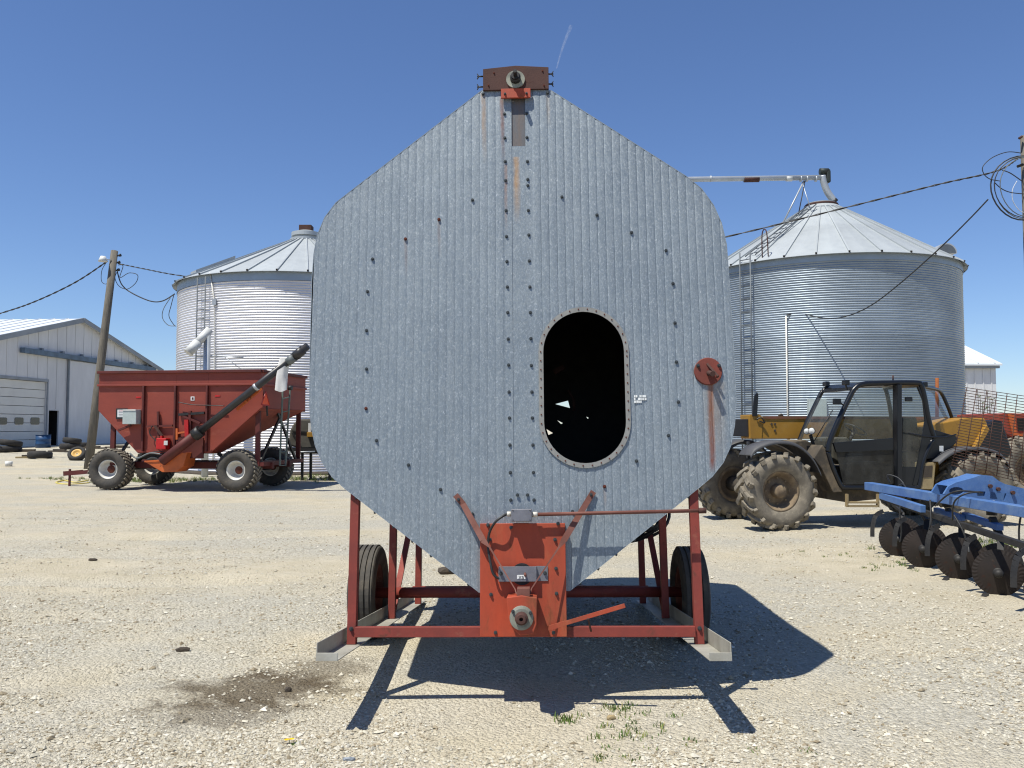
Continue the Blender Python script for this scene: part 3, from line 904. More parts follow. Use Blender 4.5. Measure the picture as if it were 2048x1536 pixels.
# red lower panel (discharge box front)
a, b = dp(960, 1047, -0.055), dp(1134, 1274, -0.055)
px0, px1, pz0, pz1 = a.x, b.x, b.z, a.z
m = MB(); m.box(px0, px1, -0.055, 0.25, pz0, pz1); panel = m.build('discharge_panel', MT['red_panel'], dryer, 0.003)
for (x, y) in ((976, 1050), (1022, 1055), (1116, 1047), (980, 1079), (1110, 1079), (1112, 1137), (982, 1189), (1113, 1187), (991, 1265), (1107, 1265)):
    p = dp(x, y, -0.055); inst('bolt', BOLT, panel, (p.x, -0.057, p.z), None, 0.85)
c = dp(1044, 1148, -0.056)
m = MB(); m.tube([c, c + Vector((0, -0.02, 0))], 0.062, 28); m.build('bore_shade_disc', MT['dark'], panel)  # dark disc on the panel stands in for the shade in the bore
a, b = dp(997, 1133, -0.095), dp(1096, 1163, -0.095)
xm = a.x + (b.x - a.x) * 0.77
m = MB(); m.box(a.x, xm, -0.098, -0.092, b.z, a.z); m.box(xm - 0.004, xm, -0.092, -0.058, b.z, a.z); m.box(xm, b.x, -0.062, -0.057, b.z, a.z)
m.box(a.x, a.x + 0.004, -0.092, -0.057, b.z, a.z)
br = m.build('bracket', MT['alu'], panel, 0.001)
a, b = dp(1034, 1150, -0.1), dp(1051, 1158, -0.1)
m = MB(); m.box(a.x, b.x, -0.0995, -0.098, b.z, a.z); lab = m.build('label', MT['foam_label'], br)
def text_part(name, body, size, loc, mat, parent, rot=(R(90), 0, 0)):
    cu = bpy.data.curves.new(name, 'FONT'); cu.body = body; cu.size = size; cu.align_x = 'CENTER'; cu.align_y = 'CENTER'; cu.extrude = 0.0004
    tmp = bpy.data.objects.new(name, cu); COL.objects.link(tmp)
    dg = bpy.context.evaluated_depsgraph_get(); dg.update()
    me = bpy.data.meshes.new_from_object(tmp.evaluated_get(dg))
    bpy.data.objects.remove(tmp)
    me.materials.clear(); me.materials.append(mat)
    o = link(name, me, parent); o.location = loc; o.rotation_euler = rot
    return o
text_part('lettering', 'xa', 0.034, ((a.x + b.x) / 2, -0.0998, (a.z + b.z) / 2), MT['dark'], br)
m = MB(); p = dp(1050, 1147, -0.098); m.tube([p, p + Vector((0.002, -0.035, -0.01))], 0.007, 10); m.build('pin', MT['rusty_steel'], br)
for (x, y) in ((1002, 1147), (1090, 1146)):
    p = dp(x, y, -0.098 if x < 1050 else -0.062); inst('bolt', BOLT, br, (p.x, p.y, p.z), None, 0.9)

# gear housing with bearing, held out in front of the panel
f = [dp(x, y, -0.26) for x, y in ((1013, 1195), (1043, 1191), (1074, 1196), (1073, 1250), (1066, 1268), (1040, 1271), (1018, 1250))]
m = MB(); m.prism(f, (0, 0.2, 0)); gear = m.build('gear_housing', MT['red_panel'], dryer, 0.004)
a, b = dp(1034, 1176, -0.24), dp(1060, 1193, -0.24)
m = MB(); m.box(a.x, b.x, -0.25, -0.13, b.z, a.z); m.build('mount_block', MT['rusty_steel'], gear, 0.003)
c = dp(1043, 1236, -0.26)
m = MB(); m.lathe([(0, 0.012), (0.05, 0.014), (0.064, 0.01), (0.066, 0.0)], c, (0, -1, 0), 32, False)
fl = m.build('bearing_flange', MT['cast'], gear)
m = MB(); m.lathe([(0.036, 0.012), (0.036, 0.035), (0.028, 0.04), (0.024, 0.075), (0.011, 0.076), (0.010, 0.05), (0, 0.05)], c, (0, -1, 0), 24, False)
m.build('shaft_collar', MT['rust'], fl)
for (x, y) in ((1026, 1223), (1061, 1226)):
    p = dp(x, y, -0.272); inst('bolt', BOLT, fl, p, None, 0.8)

# flat steel braces
def strap(name, pts, ws, th, mat):
    """pts: list of local points, widths; flat side towards the viewer, turning edge-on at the thin end"""
    m = MB()
    for (p, q, w0, w1) in zip(pts, pts[1:], ws, ws[1:]):
        p, q = Vector(p), Vector(q)
        d = (q - p).normalized(); s = d.cross(Vector((0, 1, 0))).normalized(); nn = s.cross(d)
        vs = []
        for c_, w_ in ((p, w0), (q, w1)):
            for a_, b_ in ((-1, -1), (1, -1), (1, 1), (-1, 1)):
                vs.append(c_ + s * (a_ * w_ / 2) + nn * (b_ * th / 2))
        m.add(vs, [(3, 2, 1, 0), (4, 5, 6, 7), (0, 1, 5, 4), (1, 2, 6, 5), (2, 3, 7, 6), (3, 0, 4, 7)])
    return m.build(name, mat, dryer)
pl = [dp(911, 990, -0.016), dp(926, 1008, -0.022), dp(966, 1080, -0.10), dp(979, 1094, -0.12), dp(1030, 1178, -0.21), dp(1033, 1188, -0.225)]
strap('brace', pl, [0.034, 0.034, 0.036, 0.010, 0.006, 0.006], 0.007, MT['rusty_steel'])
pr = [dp(1187, 983, -0.016), dp(1176, 1001, -0.022), dp(1128, 1080, -0.10), dp(1117, 1096, -0.12), dp(1063, 1177, -0.21), dp(1060, 1188, -0.225)]
strap('brace', pr, [0.034, 0.034, 0.036, 0.010, 0.006, 0.006], 0.007, MT['rusty_steel'])
bolt(917, 999, -0.022, k=0.9); bolt(1182, 989, -0.022, k=0.9)

# junction box, conduit and cable
a, b = dp(1022, 1018, -0.15), dp(1064, 1043, -0.15)
m = MB(); m.box(a.x, b.x, -0.15, -0.05, b.z, a.z); jb = m.build('junction_box', MT['alu'], dryer, 0.004)
for (x, y) in ((1026, 1021), (1060, 1021), (1026, 1040), (1060, 1040)):
    m = MB(); p = dp(x, y, -0.15); m.tube([p, p + Vector((0, -0.003, 0))], 0.003, 6); m.build('screw', MT['dark'], jb)
m = MB(); p, q = dp(1064, 1029, -0.1), dp(1075, 1029, -0.1); m.tube([p, q], 0.015, 12); m.build('connector', MT['rim_white'], jb); m = MB()
p2, q2 = dp(1022, 1028, -0.1), dp(1014, 1028, -0.1); m.tube([p2, q2], 0.014, 12); m.build('connector', MT['rim_white'], jb)
m = MB(); m.tube([dp(1072, 1029, -0.1), dp(1412, 1021, -0.1)], 0.0105, 12); rod = m.build('conduit', MT['rusty_steel'], dryer)
m = MB(); m.tube([dp(1397, 1021.5, -0.1), dp(1412, 1021, -0.1)], 0.0165, 14); m.build('conduit_end', MT['rust'], rod)
m = MB(); m.tube(spline([dp(1014, 1028, -0.1), dp(1003, 1034, -0.12), dp(990, 1045, -0.12), dp(979, 1065, -0.09), dp(976, 1090, -0.08), dp(980, 1120, -0.09), dp(988, 1150, -0.1), dp(1010, 1162, -0.08)], 6), 0.0075, 8)
m.build('cable', MT['hose'], dryer)
# slide gate lever
m = MB(); a, b, c = dp(1096, 1257, -0.10), dp(1132, 1246, -0.11), dp(1250, 1211, -0.20)
m.bar(a, b, 0.006, 0.028); m.bar(b, c, 0.012, 0.024)
lev = m.build('gate_lever', MT['red_panel'], dryer, 0.001)
m = MB(); p = dp(1176, 1236, -0.15); q = dp(1182, 1262, -0.02); m.tube([p, q], 0.006, 8); m.build('lever_pin', MT['rust'], lev)

# frame
zs = dp(703, 1289, 0.03).z                      # top of skid plate
xl_, xr_ = dp(705, 1200, 0.03).x, dp(1396, 1200, 0.03).x
zbeam0, zbeam1 = dp(830, 1275, 0.0).z, dp(830, 1254, 0.0).z
PW = 0.052
def post(x, y, ztop, zbot=None, w=PW, xt=None):
    m = MB()
    m.bar((x, y, zs if zbot is None else zbot), (x if xt is None else xt, y, ztop), w, w, (0, 1, 0)); return m.build('post', MT['red_frame'], dryer, 0.003)
ztop_l = float(np.interp(xl_, lx, lz)) + 0.05
post(xl_, 0.045, ztop_l); post(xr_, 0.045, float(np.interp(xr_, lx, lz)) + 0.05)
for x in (xl_ + 0.0, xr_ - 0.0):
    s = 1 if x > 0 else -1
    post(x, 1.36, ztop_l + 0.12)
    post(x - s * 0.03, L_BODY - 0.06, ztop_l + 0.12)
    m = MB(); m.bar((x, 1.42, zs + 0.06), (x - s * 0.03, L_BODY - 0.15, ztop_l + 0.1), 0.045, 0.02, (0, 1, 0)); m.build('diagonal_strut', MT['red_frame'], dryer)
m = MB(); m.box(xl_ + PW / 2, px0 - 0.001, 0.0, 0.05, zbeam0, zbeam1); m.build('front_beam', MT['red_frame'], dryer, 0.003)
m = MB(); m.box(px1 + 0.001, xr_ - PW / 2, 0.0, 0.05, zbeam0, zbeam1); m.build('front_beam', MT['red_frame'], dryer, 0.003)
m = MB(); m.bar((xl_ - 0.02, L_BODY - 0.06, zs + 0.12), (xr_ + 0.02, L_BODY - 0.06, zs + 0.12), 0.05, 0.06); m.build('rear_beam', MT['red_frame'], dryer, 0.003)
for x in (xl_, xr_):
    p = Vector((x, 0.018, zs + 0.09)); inst('bolt', BOLT, dryer, p, None, 1.0)
# skids: angle section with closed front end
def skid(s, x):
    m = MB()
    xo, xi = x + s * 0.055, x - s * 0.06
    y0, y1 = -0.52, L_BODY + 0.25
    m.box(min(xo, xi), max(xo, xi), y0, y1, zs - 0.006, zs)
    m.box(min(xo, xo - s * 0.006), max(xo, xo - s * 0.006), y0, y1, zs + 0.0005, zs + 0.085)
    m.box(min(xo, xi), max(xo, xi), y0 - 0.006, y0, zs - 0.006, zs + 0.036)
    return m.build('skid', MT['skid'], dryer, 0.002)
skid(-1, xl_ - 0.005); skid(1, xr_ + 0.005)
# wheels
def road_wheel(parent, c, rad, wid, mats, name='wheel', ribs=4, rim=0.58, n=48):
    """wheel on axis x in the parent's frame"""
    w = thing(name, None, None); w.parent = parent; w.location = c
    m = MB(); hw = wid / 2
    pr_ = [(rad * rim, -hw * 0.75), (rad * 0.70, -hw * 0.98), (rad * 0.82, -hw * 1.02), (rad * 0.93, -hw * 0.92), (rad * 0.965, -hw * 0.84)]
    for k in range(ribs):
        a = -hw * 0.8 + 1.6 * hw * k / ribs; b = -hw * 0.8 + 1.6 * hw * (k + 0.8) / ribs
        pr_ += [(rad * 0.965, a), (rad, a + 0.003), (rad, b - 0.003), (rad * 0.965, b)]
    pr_ += [(rad * 0.965, hw * 0.84), (rad * 0.93, hw * 0.92), (rad * 0.82, hw * 1.02), (rad * 0.70, hw * 0.98), (rad * rim, hw * 0.75)]
    m.lathe(pr_, (0, 0, 0), (1, 0, 0), n, False); m.build('tyre', mats[0], w)
    m = MB(); m.lathe([(0, -hw * 0.2), (rad * 0.2, -hw * 0.2), (rad * 0.45, 0.0), (rad * 0.52, -hw * 0.6), (rad * rim * 1.02, -hw * 0.76),
                       (rad * rim * 1.02, hw * 0.76), (rad * 0.52, hw * 0.6), (rad * 0.45, 0.02), (rad * 0.2, -hw * 0.1), (0, -hw * 0.1)], (0, 0, 0), (1, 0, 0), 32)
    m.build('rim', mats[1], w)
    return w
YW = 1.5
for s, x in ((-1, xl_ - 0.205), (1, xr_ + 0.205)):
    road_wheel(dryer, (x, YW, wz(YW, 0.345, x)), 0.35, 0.20, (MT['tyre'], MT['rim_rust']))
m = MB(); zc = wz(YW, 0.345); m.tube([(xl_ - 0.2, YW, zc), (xr_ + 0.2, YW, zc)], 0.04, 14); m.build('axle', MT['red_frame'], dryer)
# rear drawbar resting on the ground, blower housing and hose coil at the far end
ye = L_BODY + 1.3
m = MB(); zc = wz(ye, 0.05)
m.bar((-0.5, L_BODY - 0.05, zs + 0.1), (0, ye, zc), 0.07, 0.08); m.bar((0.5, L_BODY - 0.05, zs + 0.1), (0, ye, zc), 0.07, 0.08); m.build('drawbar', MT['red_frame'], dryer)
m = MB(); m.tube([(0.55, L_BODY, 0.75), (0.55, L_BODY + 0.5, 0.75)], 0.3, 32); m.build('blower_housing', MT['dark'], dryer)
m = MB()
for k in range(3):
    cxh = 0.90 + 0.02 * k
    pts = [Vector((cxh + (0.19 + 0.025 * k) * math.cos(a), 1.9 + 0.1 * k + 0.05 * math.sin(2 * a), 0.74 + (0.17 + 0.025 * k) * math.sin(a))) for a in np.linspace(0, 2 * math.pi, 28)[:-1]]
    m.tube(pts, 0.013, 8, closed=True)
m.build('hose_coil', MT['hose'], dryer)
m = MB(); m.tube(spline([(0.45, 2.2, 0.72), (0.6, 2.1, 0.56), (0.85, 2.0, 0.5), (1.05, 1.9, 0.62), (1.12, 1.85, 0.9)], 6), 0.02, 8); m.build('hose', MT['hose'], dryer)
# ------------------------------------------------------------------ grain bins
def ring_wall(parent, R0, z0, z1, pitch, amp, mat, n=132, per=6, tiers=8):
    tot = int(round((z1 - z0) / pitch))
    cut = [round(tot * k / tiers) for k in range(tiers + 1)]
    an = np.linspace(0, 2 * np.pi, n, endpoint=False)
    for k in range(tiers):
        c0, c1 = cut[k], cut[k + 1]
        zz = np.arange(0, (c1 - c0) * per + 1) / per * pitch + z0 + c0 * pitch
        rr = R0 + amp * np.sin(2 * np.pi * (zz - z0) / pitch) + 0.0015 * (k % 2)
        P = np.stack([rr[:, None] * np.cos(an)[None], rr[:, None] * np.sin(an)[None], np.repeat(zz[:, None], n, 1)], -1)
        grid_mesh('wall_ring', P, mat, parent, closed=True)

def bin_roof(parent, R0, ze, zp, npan, r_top, over, phase, mat):
    s = (zp - ze) / (R0 - r_top)
    ro = R0 + over
    zo = ze - over * s
    da = 2 * math.pi / npan
    m = MB()
    for (a0, a1) in ((-da / 2, 0), (0, da / 2)):
        m.add([(ro * math.cos(a0), ro * math.sin(a0), zo), (ro * math.cos(a1), ro * math.sin(a1), zo),
               (r_top * math.cos(a1), r_top * math.sin(a1), zp), (r_top * math.cos(a0), r_top * math.sin(a0), zp)], [(0, 1, 2, 3)])
        m.add([(ro * math.cos(a0), ro * math.sin(a0), zo - 0.012), (ro * math.cos(a1), ro * math.sin(a1), zo - 0.012),
               (ro * math.cos(a1), ro * math.sin(a1), zo), (ro * math.cos(a0), ro * math.sin(a0), zo)], [(0, 1, 2, 3)])
    pan = m.mesh('roof_panel'); pan.materials.append(mat)
    m = MB()
    p, q = Vector((ro * math.cos(da / 2), ro * math.sin(da / 2), zo + 0.02)), Vector((r_top * math.cos(da / 2), r_top * math.sin(da / 2), zp + 0.02))
    m.bar(p, q, 0.05, 0.06)
    rib = m.mesh('roof_rib'); rib.materials.append(mat)
    m = MB(); m.bar(p + Vector((0.006 * math.cos(da / 2), 0.006 * math.sin(da / 2), 0.0)), p + Vector((-0.03, 0, 0.02)), 0.055, 0.075)
    cap = m.mesh('rib_gap_shade'); cap.materials.append(MT['dark'])  # dark cap painted in for the shaded gap under each rib
    for k in range(npan):
        o = inst('roof_panel', pan, parent, (0, 0, 0), (0, 0, phase + k * da))
        inst('roof_rib', rib, o, (0, 0, 0)); inst('rib_gap_shade', cap, o, (0, 0, 0))
    return s

def cylhit(x, y, C, R0):
    d = ray(x, y); dx, dy = d.x, d.y
    a = dx * dx + dy * dy; b = -2 * (dx * C.x + dy * C.y); c = C.x ** 2 + C.y ** 2 - R0 * R0
    disc = max(b * b - 4 * a * c, 0.0)
    return CAM + d * ((-b - math.sqrt(disc)) / (2 * a))

def ladder(name, parent, p0, p1, wvec, r, step, mat, off=Vector((0, 0, 0))):
    m = MB()
    m.tube([p0, p1], r, 6); a = m.build('rail', mat, parent)
    m = MB(); m.tube([p0 + wvec, p1 + wvec], r, 6); m.build('rail', mat, parent)
    L = (p1 - p0).length; n = int(L / step); d = (p1 - p0) / L
    m = MB(); m.tube([Vector((0, 0, 0)), wvec], r * 0.7, 6, cap=False); me = m.mesh('rung'); me.materials.append(mat)
    for k in range(1, n + 1):
        inst('rung', me, parent, p0 + d * (k * step - step * 0.5))

BR = 4.62
def polar(ang_px, dist):
    a = math.atan((ang_px - 1024) / FPX); return Vector((math.sin(a) * dist, math.cos(a) * dist, 0))
# left bin
CL = polar(608, 33.1)
FL = Frame(TR(CL))
binL = thing('grain_bin', 'shiny corrugated steel grain bin behind the red wagon, with a brown box on its peak', 'grain bin', FL.M, 'round grain bins')
eL = cylhit(560, 541, CL, BR).z
pL = at(608, 480, CL.y).z
ring_wall(binL, BR, 0.0, eL, 0.086, 0.0165, MT['bin_wall'])
bin_roof(binL, BR, eL + 0.05, pL - 0.1, 30, 0.62, 0.19, 0.05, MT['bin_roof'])
m = MB(); m.lathe([(0.60, -0.2), (0.60, 0.02), (0.48, 0.04), (0.48, 0.10), (0.56, 0.11), (0.56, 0.26), (0.3, 0.34), (0, 0.34)], (0, 0, pL), (0, 0, 1), 36, False); col_ = m.build('peak_collar', MT['bin_roof'], binL)
m = MB(); m.box(-0.24, 0.24, -0.2, 0.2, pL + 0.34, pL + 0.56); m.build('peak_box', MT['rust'], col_, 0.01)
m = MB(); m.lathe([(BR + 0.035, -0.32), (BR + 0.03, 0.0)], (0, 0, eL), (0, 0, 1), 120); m.build('eave_band', MT['bin_wall_dull'], binL)  # duller sheet colour stands in for the shadow under the eave
p0, p1 = FL.loc(cylhit(391, 760, CL, BR + 0.16)), FL.loc(cylhit(391, 556, CL, BR + 0.16))
p1 = Vector((p0.x, p0.y, p1.z)); p0.z = 0.3
q = FL.loc(cylhit(407, 760, CL, BR + 0.16)); w = Vector((q.x - p0.x, q.y - p0.y, 0))
lad = thing('wall_ladder', None, None); lad.parent = binL; ladder('l', lad, p0, p1, w, 0.022, 0.32, MT['ladder_steel'])
m = MB(); a = FL.loc(cylhit(420, 545, CL, BR + 0.05)); b = FL.loc(cylhit(429, 603, CL, BR + 0.05)); c = FL.loc(cylhit(429, 760, CL, BR + 0.05))
m.tube([a, b, c, Vector((c.x, c.y, 0.4))], 0.022, 6); cnd = m.build('conduit', MT['rim_white'], binL)
m = MB(); m.bar(b + Vector((0, 0, 0.08)), b - Vector((0, 0, 0.12)), 0.13, 0.1, (0, 1, 0)); m.build('conduit_box', MT['galv_pipe'], cnd)
# roof hatch panel on the left slope
m = MB(); hp = [FL.loc(at(x, y, CL.y - 1.2)) for x, y in ((438, 532), (468, 527), (499, 512), (480, 513))]
aa = math.atan2(-0.62, -0.78); sl = (pL - 0.1 - eL) / (BR - 0.62)
def roofpt(r, a, up_=0.0): return Vector((r * math.cos(a), r * math.sin(a), eL + 0.05 + (BR - r) * sl + up_))
m.prism([roofpt(4.3, aa - 0.07, 0.02), roofpt(4.3, aa + 0.07, 0.02), roofpt(2.9, aa + 0.10, 0.02), roofpt(2.9, aa - 0.10, 0.02)], (0, 0, 0.12)); m.build('roof_hatch', MT['bin_roof'], binL)
# white spout pipe beside the left bin
SPY = CL.y - BR - 0.9
a, b, c = at(415, 664, SPY), at(412, 668, SPY), at(376, 706, SPY - 0.4)
up_pipe = thing('unload_spout', 'white angled unloading spout on a grey upright pipe beside the left bin', 'spout', TR((a.x, SPY, 0)))
FU = Frame(up_pipe.matrix_world.copy()); FU = Frame(TR((a.x, SPY, 0)))
m = MB(); m.tube([(0, 0, 0), (0, 0, a.z)], 0.105, 16); m.build('upright_pipe', MT['galv_pipe'], up_pipe)
m = MB(); q0, q1 = FU.loc(a), FU.loc(c); dirn = (q1 - q0).normalized()
m.tube([q0 - dirn * 0.1, q0 + (q1 - q0) * 0.55], 0.13, 18); m.tube([q0 + (q1 - q0) * 0.5, q1], 0.15, 18); m.build('spout', MT['white_paint'], up_pipe)
m = MB(); m.tube([FU.loc(at(432, 712, SPY)), FU.loc(at(487, 715, SPY))], 0.02, 6); m.tube([FU.loc(at(445, 711, SPY)), FU.loc(at(482, 738, SPY))], 0.012, 6)
m.tube([FU.loc(at(418, 712, SPY)), FU.loc(at(434, 712, SPY))], 0.02, 6)
m.build('support_arm', MT['galv_pipe'], up_pipe)

# right bin
CR = polar(1650, 33.1)
FR = Frame(TR(CR))
binR = thing('grain_bin', 'dull corrugated steel grain bin behind the yellow telehandler, with a wall ladder', 'grain bin', FR.M, 'round grain bins')
eR = cylhit(1690, 503, CR, BR).z
pR = at(1650, 416, CR.y).z
ring_wall(binR, BR, 0.0, eR, 0.077, 0.0165, MT['bin_wall_dull'], per=5)
bin_roof(binR, BR, eR + 0.05, pR - 0.12, 30, 0.75, 0.19, 0.02, MT['bin_roof'])
m = MB(); m.lathe([(0.80, -0.16), (0.80, 0.0), (0.56, 0.16), (0.56, 0.25), (0.5, 0.25), (0.5, 0.05), (0, 0.05)], (0, 0, pR - 0.1), (0, 0, 1), 36, False); m.build('peak_collar', MT['bin_roof'], binR)
m = MB(); m.lathe([(0.60, 0.13), (0.62, 0.17), (0.60, 0.21)], (0, 0, pR - 0.1), (0, 0, 1), 36); m.build('collar_ring', MT['rust'], binR)
m = MB(); m.lathe([(BR + 0.035, -0.28), (BR + 0.03, 0.0)], (0, 0, eR), (0, 0, 1), 120); m.build('eave_band', MT['bin_wall_dull'], binR)  # dull sheet chosen to darken the band like eave shadow
p0, p1 = FR.loc(cylhit(1484, 830, CR, BR + 0.18)), FR.loc(cylhit(1484, 505, CR, BR + 0.18))
q = FR.loc(cylhit(1505, 830, CR, BR + 0.18)); w = Vector((q.x - p0.x, q.y - p0.y, 0)); p0.z = 0.3; p1 = Vector((p0.x, p0.y, p1.z))
lad = thing('wall_ladder', None, None); lad.parent = binR; ladder('l', lad, p0, p1, w, 0.026, 0.45, MT['ladder_steel'])
lad2 = thing('roof_ladder', None, None); lad2.parent = binR
slR = (pR - 0.12 - eR) / (BR - 0.75)
def roofR(r, a, up_=0.0): return Vector((r * math.cos(a), r * math.sin(a), eR + 0.05 + (BR - r) * slR + up_))
ang0 = math.atan2(p0.y, p0.x)
sidev = Vector((-math.sin(ang0), math.cos(ang0), 0))
r0_, r1_ = roofR(4.5, ang0, 0.10), roofR(0.95, ang0, 0.10)
ladder('l', lad2, r0_ - sidev * 0.0, r1_, sidev * 0.42, 0.022, 0.4, MT['ladder_steel'])
m = MB(); b0 = roofR(4.6, ang0 + 0.16, 0); m.tube(spline([b0, b0 + Vector((0, 0, 0.75)), b0 + sidev * 0.1 + Vector((0, 0, 0.95)), b0 + sidev * 0.2 + Vector((0, 0, 0.75)), b0 + sidev * 0.24], 5), 0.02, 6); m.build('grab_rail', MT['rust'], lad)
m = MB(); a = FR.loc(cylhit(1572, 632, CR, BR + 0.05)); m.tube([a, Vector((a.x, a.y, 0.3))], 0.028, 8); m.build('conduit', MT['rim_white'], binR)
m = MB(); a = FR.loc(cylhit(1634, 818, CR, BR + 0.12)); m.box(a.x - 0.28, a.x + 0.28, a.y - 0.1, a.y + 0.12, a.z - 0.35, a.z + 0.33); m.build('control_box', MT['grey_box'], binR, 0.01)
# roof exhaust vent near the right eave
aV = math.atan2(-0.5, 4.4)
vb = roofR(4.35, aV, 0.38)
m = MB(); m.tube([vb + Vector((0, 0, -0.5)), vb + Vector((0, 0, 0.15))], 0.22, 16); m.build('vent_neck', MT['galv_pipe'], binR)
m = MB(); pts = [(vb.x + 0.38 * math.cos(t_), vb.z + 0.14 + 0.38 * math.sin(t_)) for t_ in np.linspace(0, math.pi, 15)]
m.prism([(x, vb.y - 0.25, z) for x, z in pts], (0, 0.5, 0)); rv = m.build('roof_vent', MT['galv_pipe'], binR)
m = MB(); m.prism([(vb.x + (x - vb.x) * 0.86, vb.y - 0.262, vb.z + 0.14 + (z - vb.z - 0.14) * 0.86) for x, z in pts], (0, 0.008, 0)); m.build('vent_screen', MT['ladder_steel'], rv)
m = MB(); m.lathe([(BR + 0.02, 0), (BR + 0.34, -0.02), (BR + 0.34, 0.05), (BR + 0.02, 0.09)], (0, 0, 0), (0, 0, 1), 100); m.build('base_ring', MT['rubble'], binR)
m = MB(); m.lathe([(BR + 0.02, 0), (BR + 0.34, -0.02), (BR + 0.34, 0.05), (BR + 0.02, 0.09)], (0, 0, 0), (0, 0, 1), 100); m.build('base_ring', MT['rubble'], binL)

# transfer auger over the right bin, carried by a leg hidden behind the dryer
AY = CR.y - 0.3
e0, e1 = at(1000, 364, AY), at(1648, 355, AY)
aug = thing('transfer_auger', 'long galvanised auger tube running to the peak of the right bin with motor and spout', 'auger', TR((e0.x, AY, 0)))
FA = Frame(TR((e0.x, AY, 0)))
m = MB(); m.tube([FA.loc(e0), FA.loc(e1)], 0.098, 16); tub = m.build('auger_tube', MT['galv_pipe'], aug)
m = MB(); m.tube([FA.loc(at(1488, 359, AY)), FA.loc(at(1518, 358.5, AY))], 0.108, 16); m.build('rust_band', MT['rust'], tub)
m = MB(); m.tube([FA.loc(at(1572, 357, AY)), FA.loc(at(1584, 357, AY))], 0.107, 16); m.build('clamp_band', MT['white_paint'], tub)
for x in (1420, 1600, 1612, 1630):
    m = MB(); m.tube([FA.loc(at(x, 357.5, AY)), FA.loc(at(x + 3, 357.5, AY))], 0.115, 16); m.build('joint_flange', MT['galv_pipe'], tub)
m = MB(); sp2_ = [FA.loc(at(x, y, AY)) for x, y in ((1645, 352), (1648, 366), (1655, 384), (1668, 402))]
m.tube(spline(sp2_, 5), 0.125, 16); m.build('spout', MT['galv_pipe'], aug)
m = MB(); a = FA.loc(at(1666, 400, AY)); b = FA.loc(at(1671, 405, AY)); m.tube([a, b], 0.13, 16); m.build('spout_end', MT['dark'], aug)
m = MB(); a = FA.loc(at(1649, 343, AY)); m.tube([a + Vector((-0.18, 0, 0)), a + Vector((0.14, 0, 0))], 0.12, 16); m.tube([a + Vector((0.12, 0, 0)), a + Vector((0.19, 0, 0))], 0.085, 12)
mot = m.build('motor', MT['motor_green'], aug)
m = MB(); b = FA.loc(at(1655, 352, AY)); m.box(b.x - 0.06, b.x + 0.09, b.y - 0.12, b.y + 0.1, b.z - 0.26, b.z + 0.2); m.build('belt_guard', MT['motor_green'], aug, 0.04)
m = MB(); m.tube([FA.loc(at(1640, 352, AY)), FA.loc(at(1641, 340, AY))], 0.015, 6); m.build('motor_mount', MT['dark'], aug)
for (xa, ya, xb, yb, mt_, r_) in ((1608, 362, 1566, 446, 'galv_pipe', 0.03), (1610, 362, 1597, 428, 'dark', 0.02), (1604, 364, 1622, 420, 'galv_pipe', 0.015)):
    m = MB(); m.tube([FA.loc(at(xa, ya, AY)), FA.loc(at(xb, yb, AY - 0.5))], r_, 6); m.build('strut', MT[mt_], aug)
m = MB(); m.box(-0.18, 0.18, -0.18, 0.18, 0, FA.loc(e0).z + 0.3); m.build('elevator_leg', MT['galv_pipe'], aug)

# ------------------------------------------------------------------ white machine shed, left
sh_yaw = math.atan2(math.cos(R(4.6)), math.sin(R(4.6)))
s0 = at(0, 897, 47.0); s0.z = 0
SM = TR(s0, sh_yaw); S = Frame(SM)
shed = thing('machine_shed', 'white metal machine shed with overhead door at the left edge', 'shed', SM)
apx, farp = S.px(158, 641), S.px(311, 739)
hw_ = farp.x - apx.x
nx_, fx_ = apx.x - hw_, farp.x
ez = farp.z
base = 0.30
g0, g1 = S.px(-40, 895), S.px(91, 762)
gd0, gd1, gdz = S.px(-40, 860).x - 1.2, S.px(91, 860).x, S.px(60, 761).z
pd0, pd1, pdz = S.px(97, 850).x, S.px(117, 850).x, S.px(107, 821).z
outer = [(nx_, base), (fx_, base), (fx_, ez), (apx.x, apx.z), (nx_, ez)]
h1 = [(gd0, base + 0.02), (gd1, base + 0.02), (gd1, gdz), (gd0, gdz)]
h2 = [(pd0, base + 0.02), (pd1, base + 0.02), (pd1, pdz), (pd0, pdz)]
m = MB(); m.plate(outer, [h1, h2], (0, 0, 0), (1, 0, 0), (0, 0, 1), (0, 0.2, 0)); m.build('gable_wall', MT['shed_wall'], shed)
m = MB(); m.box(nx_, nx_ + 0.2, 0.21, 24.8, base, ez); m.build('side_wall', MT['shed_wall'], shed)
m = MB(); m.box(fx_ - 0.2, fx_, 0.21, 24.8, base, ez); m.build('side_wall', MT['shed_wall'], shed)
m = MB(); m.prism([(x, 24.8, z) for x, z in outer], (0, 0.2, 0)); m.build('rear_wall', MT['shed_wall'], shed)
x = nx_ + 0.45
rb = {}
while x < fx_:
    zt = ez + (apx.z - ez) * (1 - abs(x - apx.x) / hw_)
    zb_ = base
    if gd0 - 0.1 < x < gd1 + 0.1: zb_ = gdz + 0.12
    if pd0 - 0.1 < x < pd1 + 0.1: zb_ = pdz + 0.1
    if zt - zb_ > 0.3:
        m = MB(); m.box(x - 0.025, x + 0.025, -0.025, -0.002, zb_, zt - 0.05); m.build('siding_rib', MT['shed_wall'], shed)
    x += 0.92
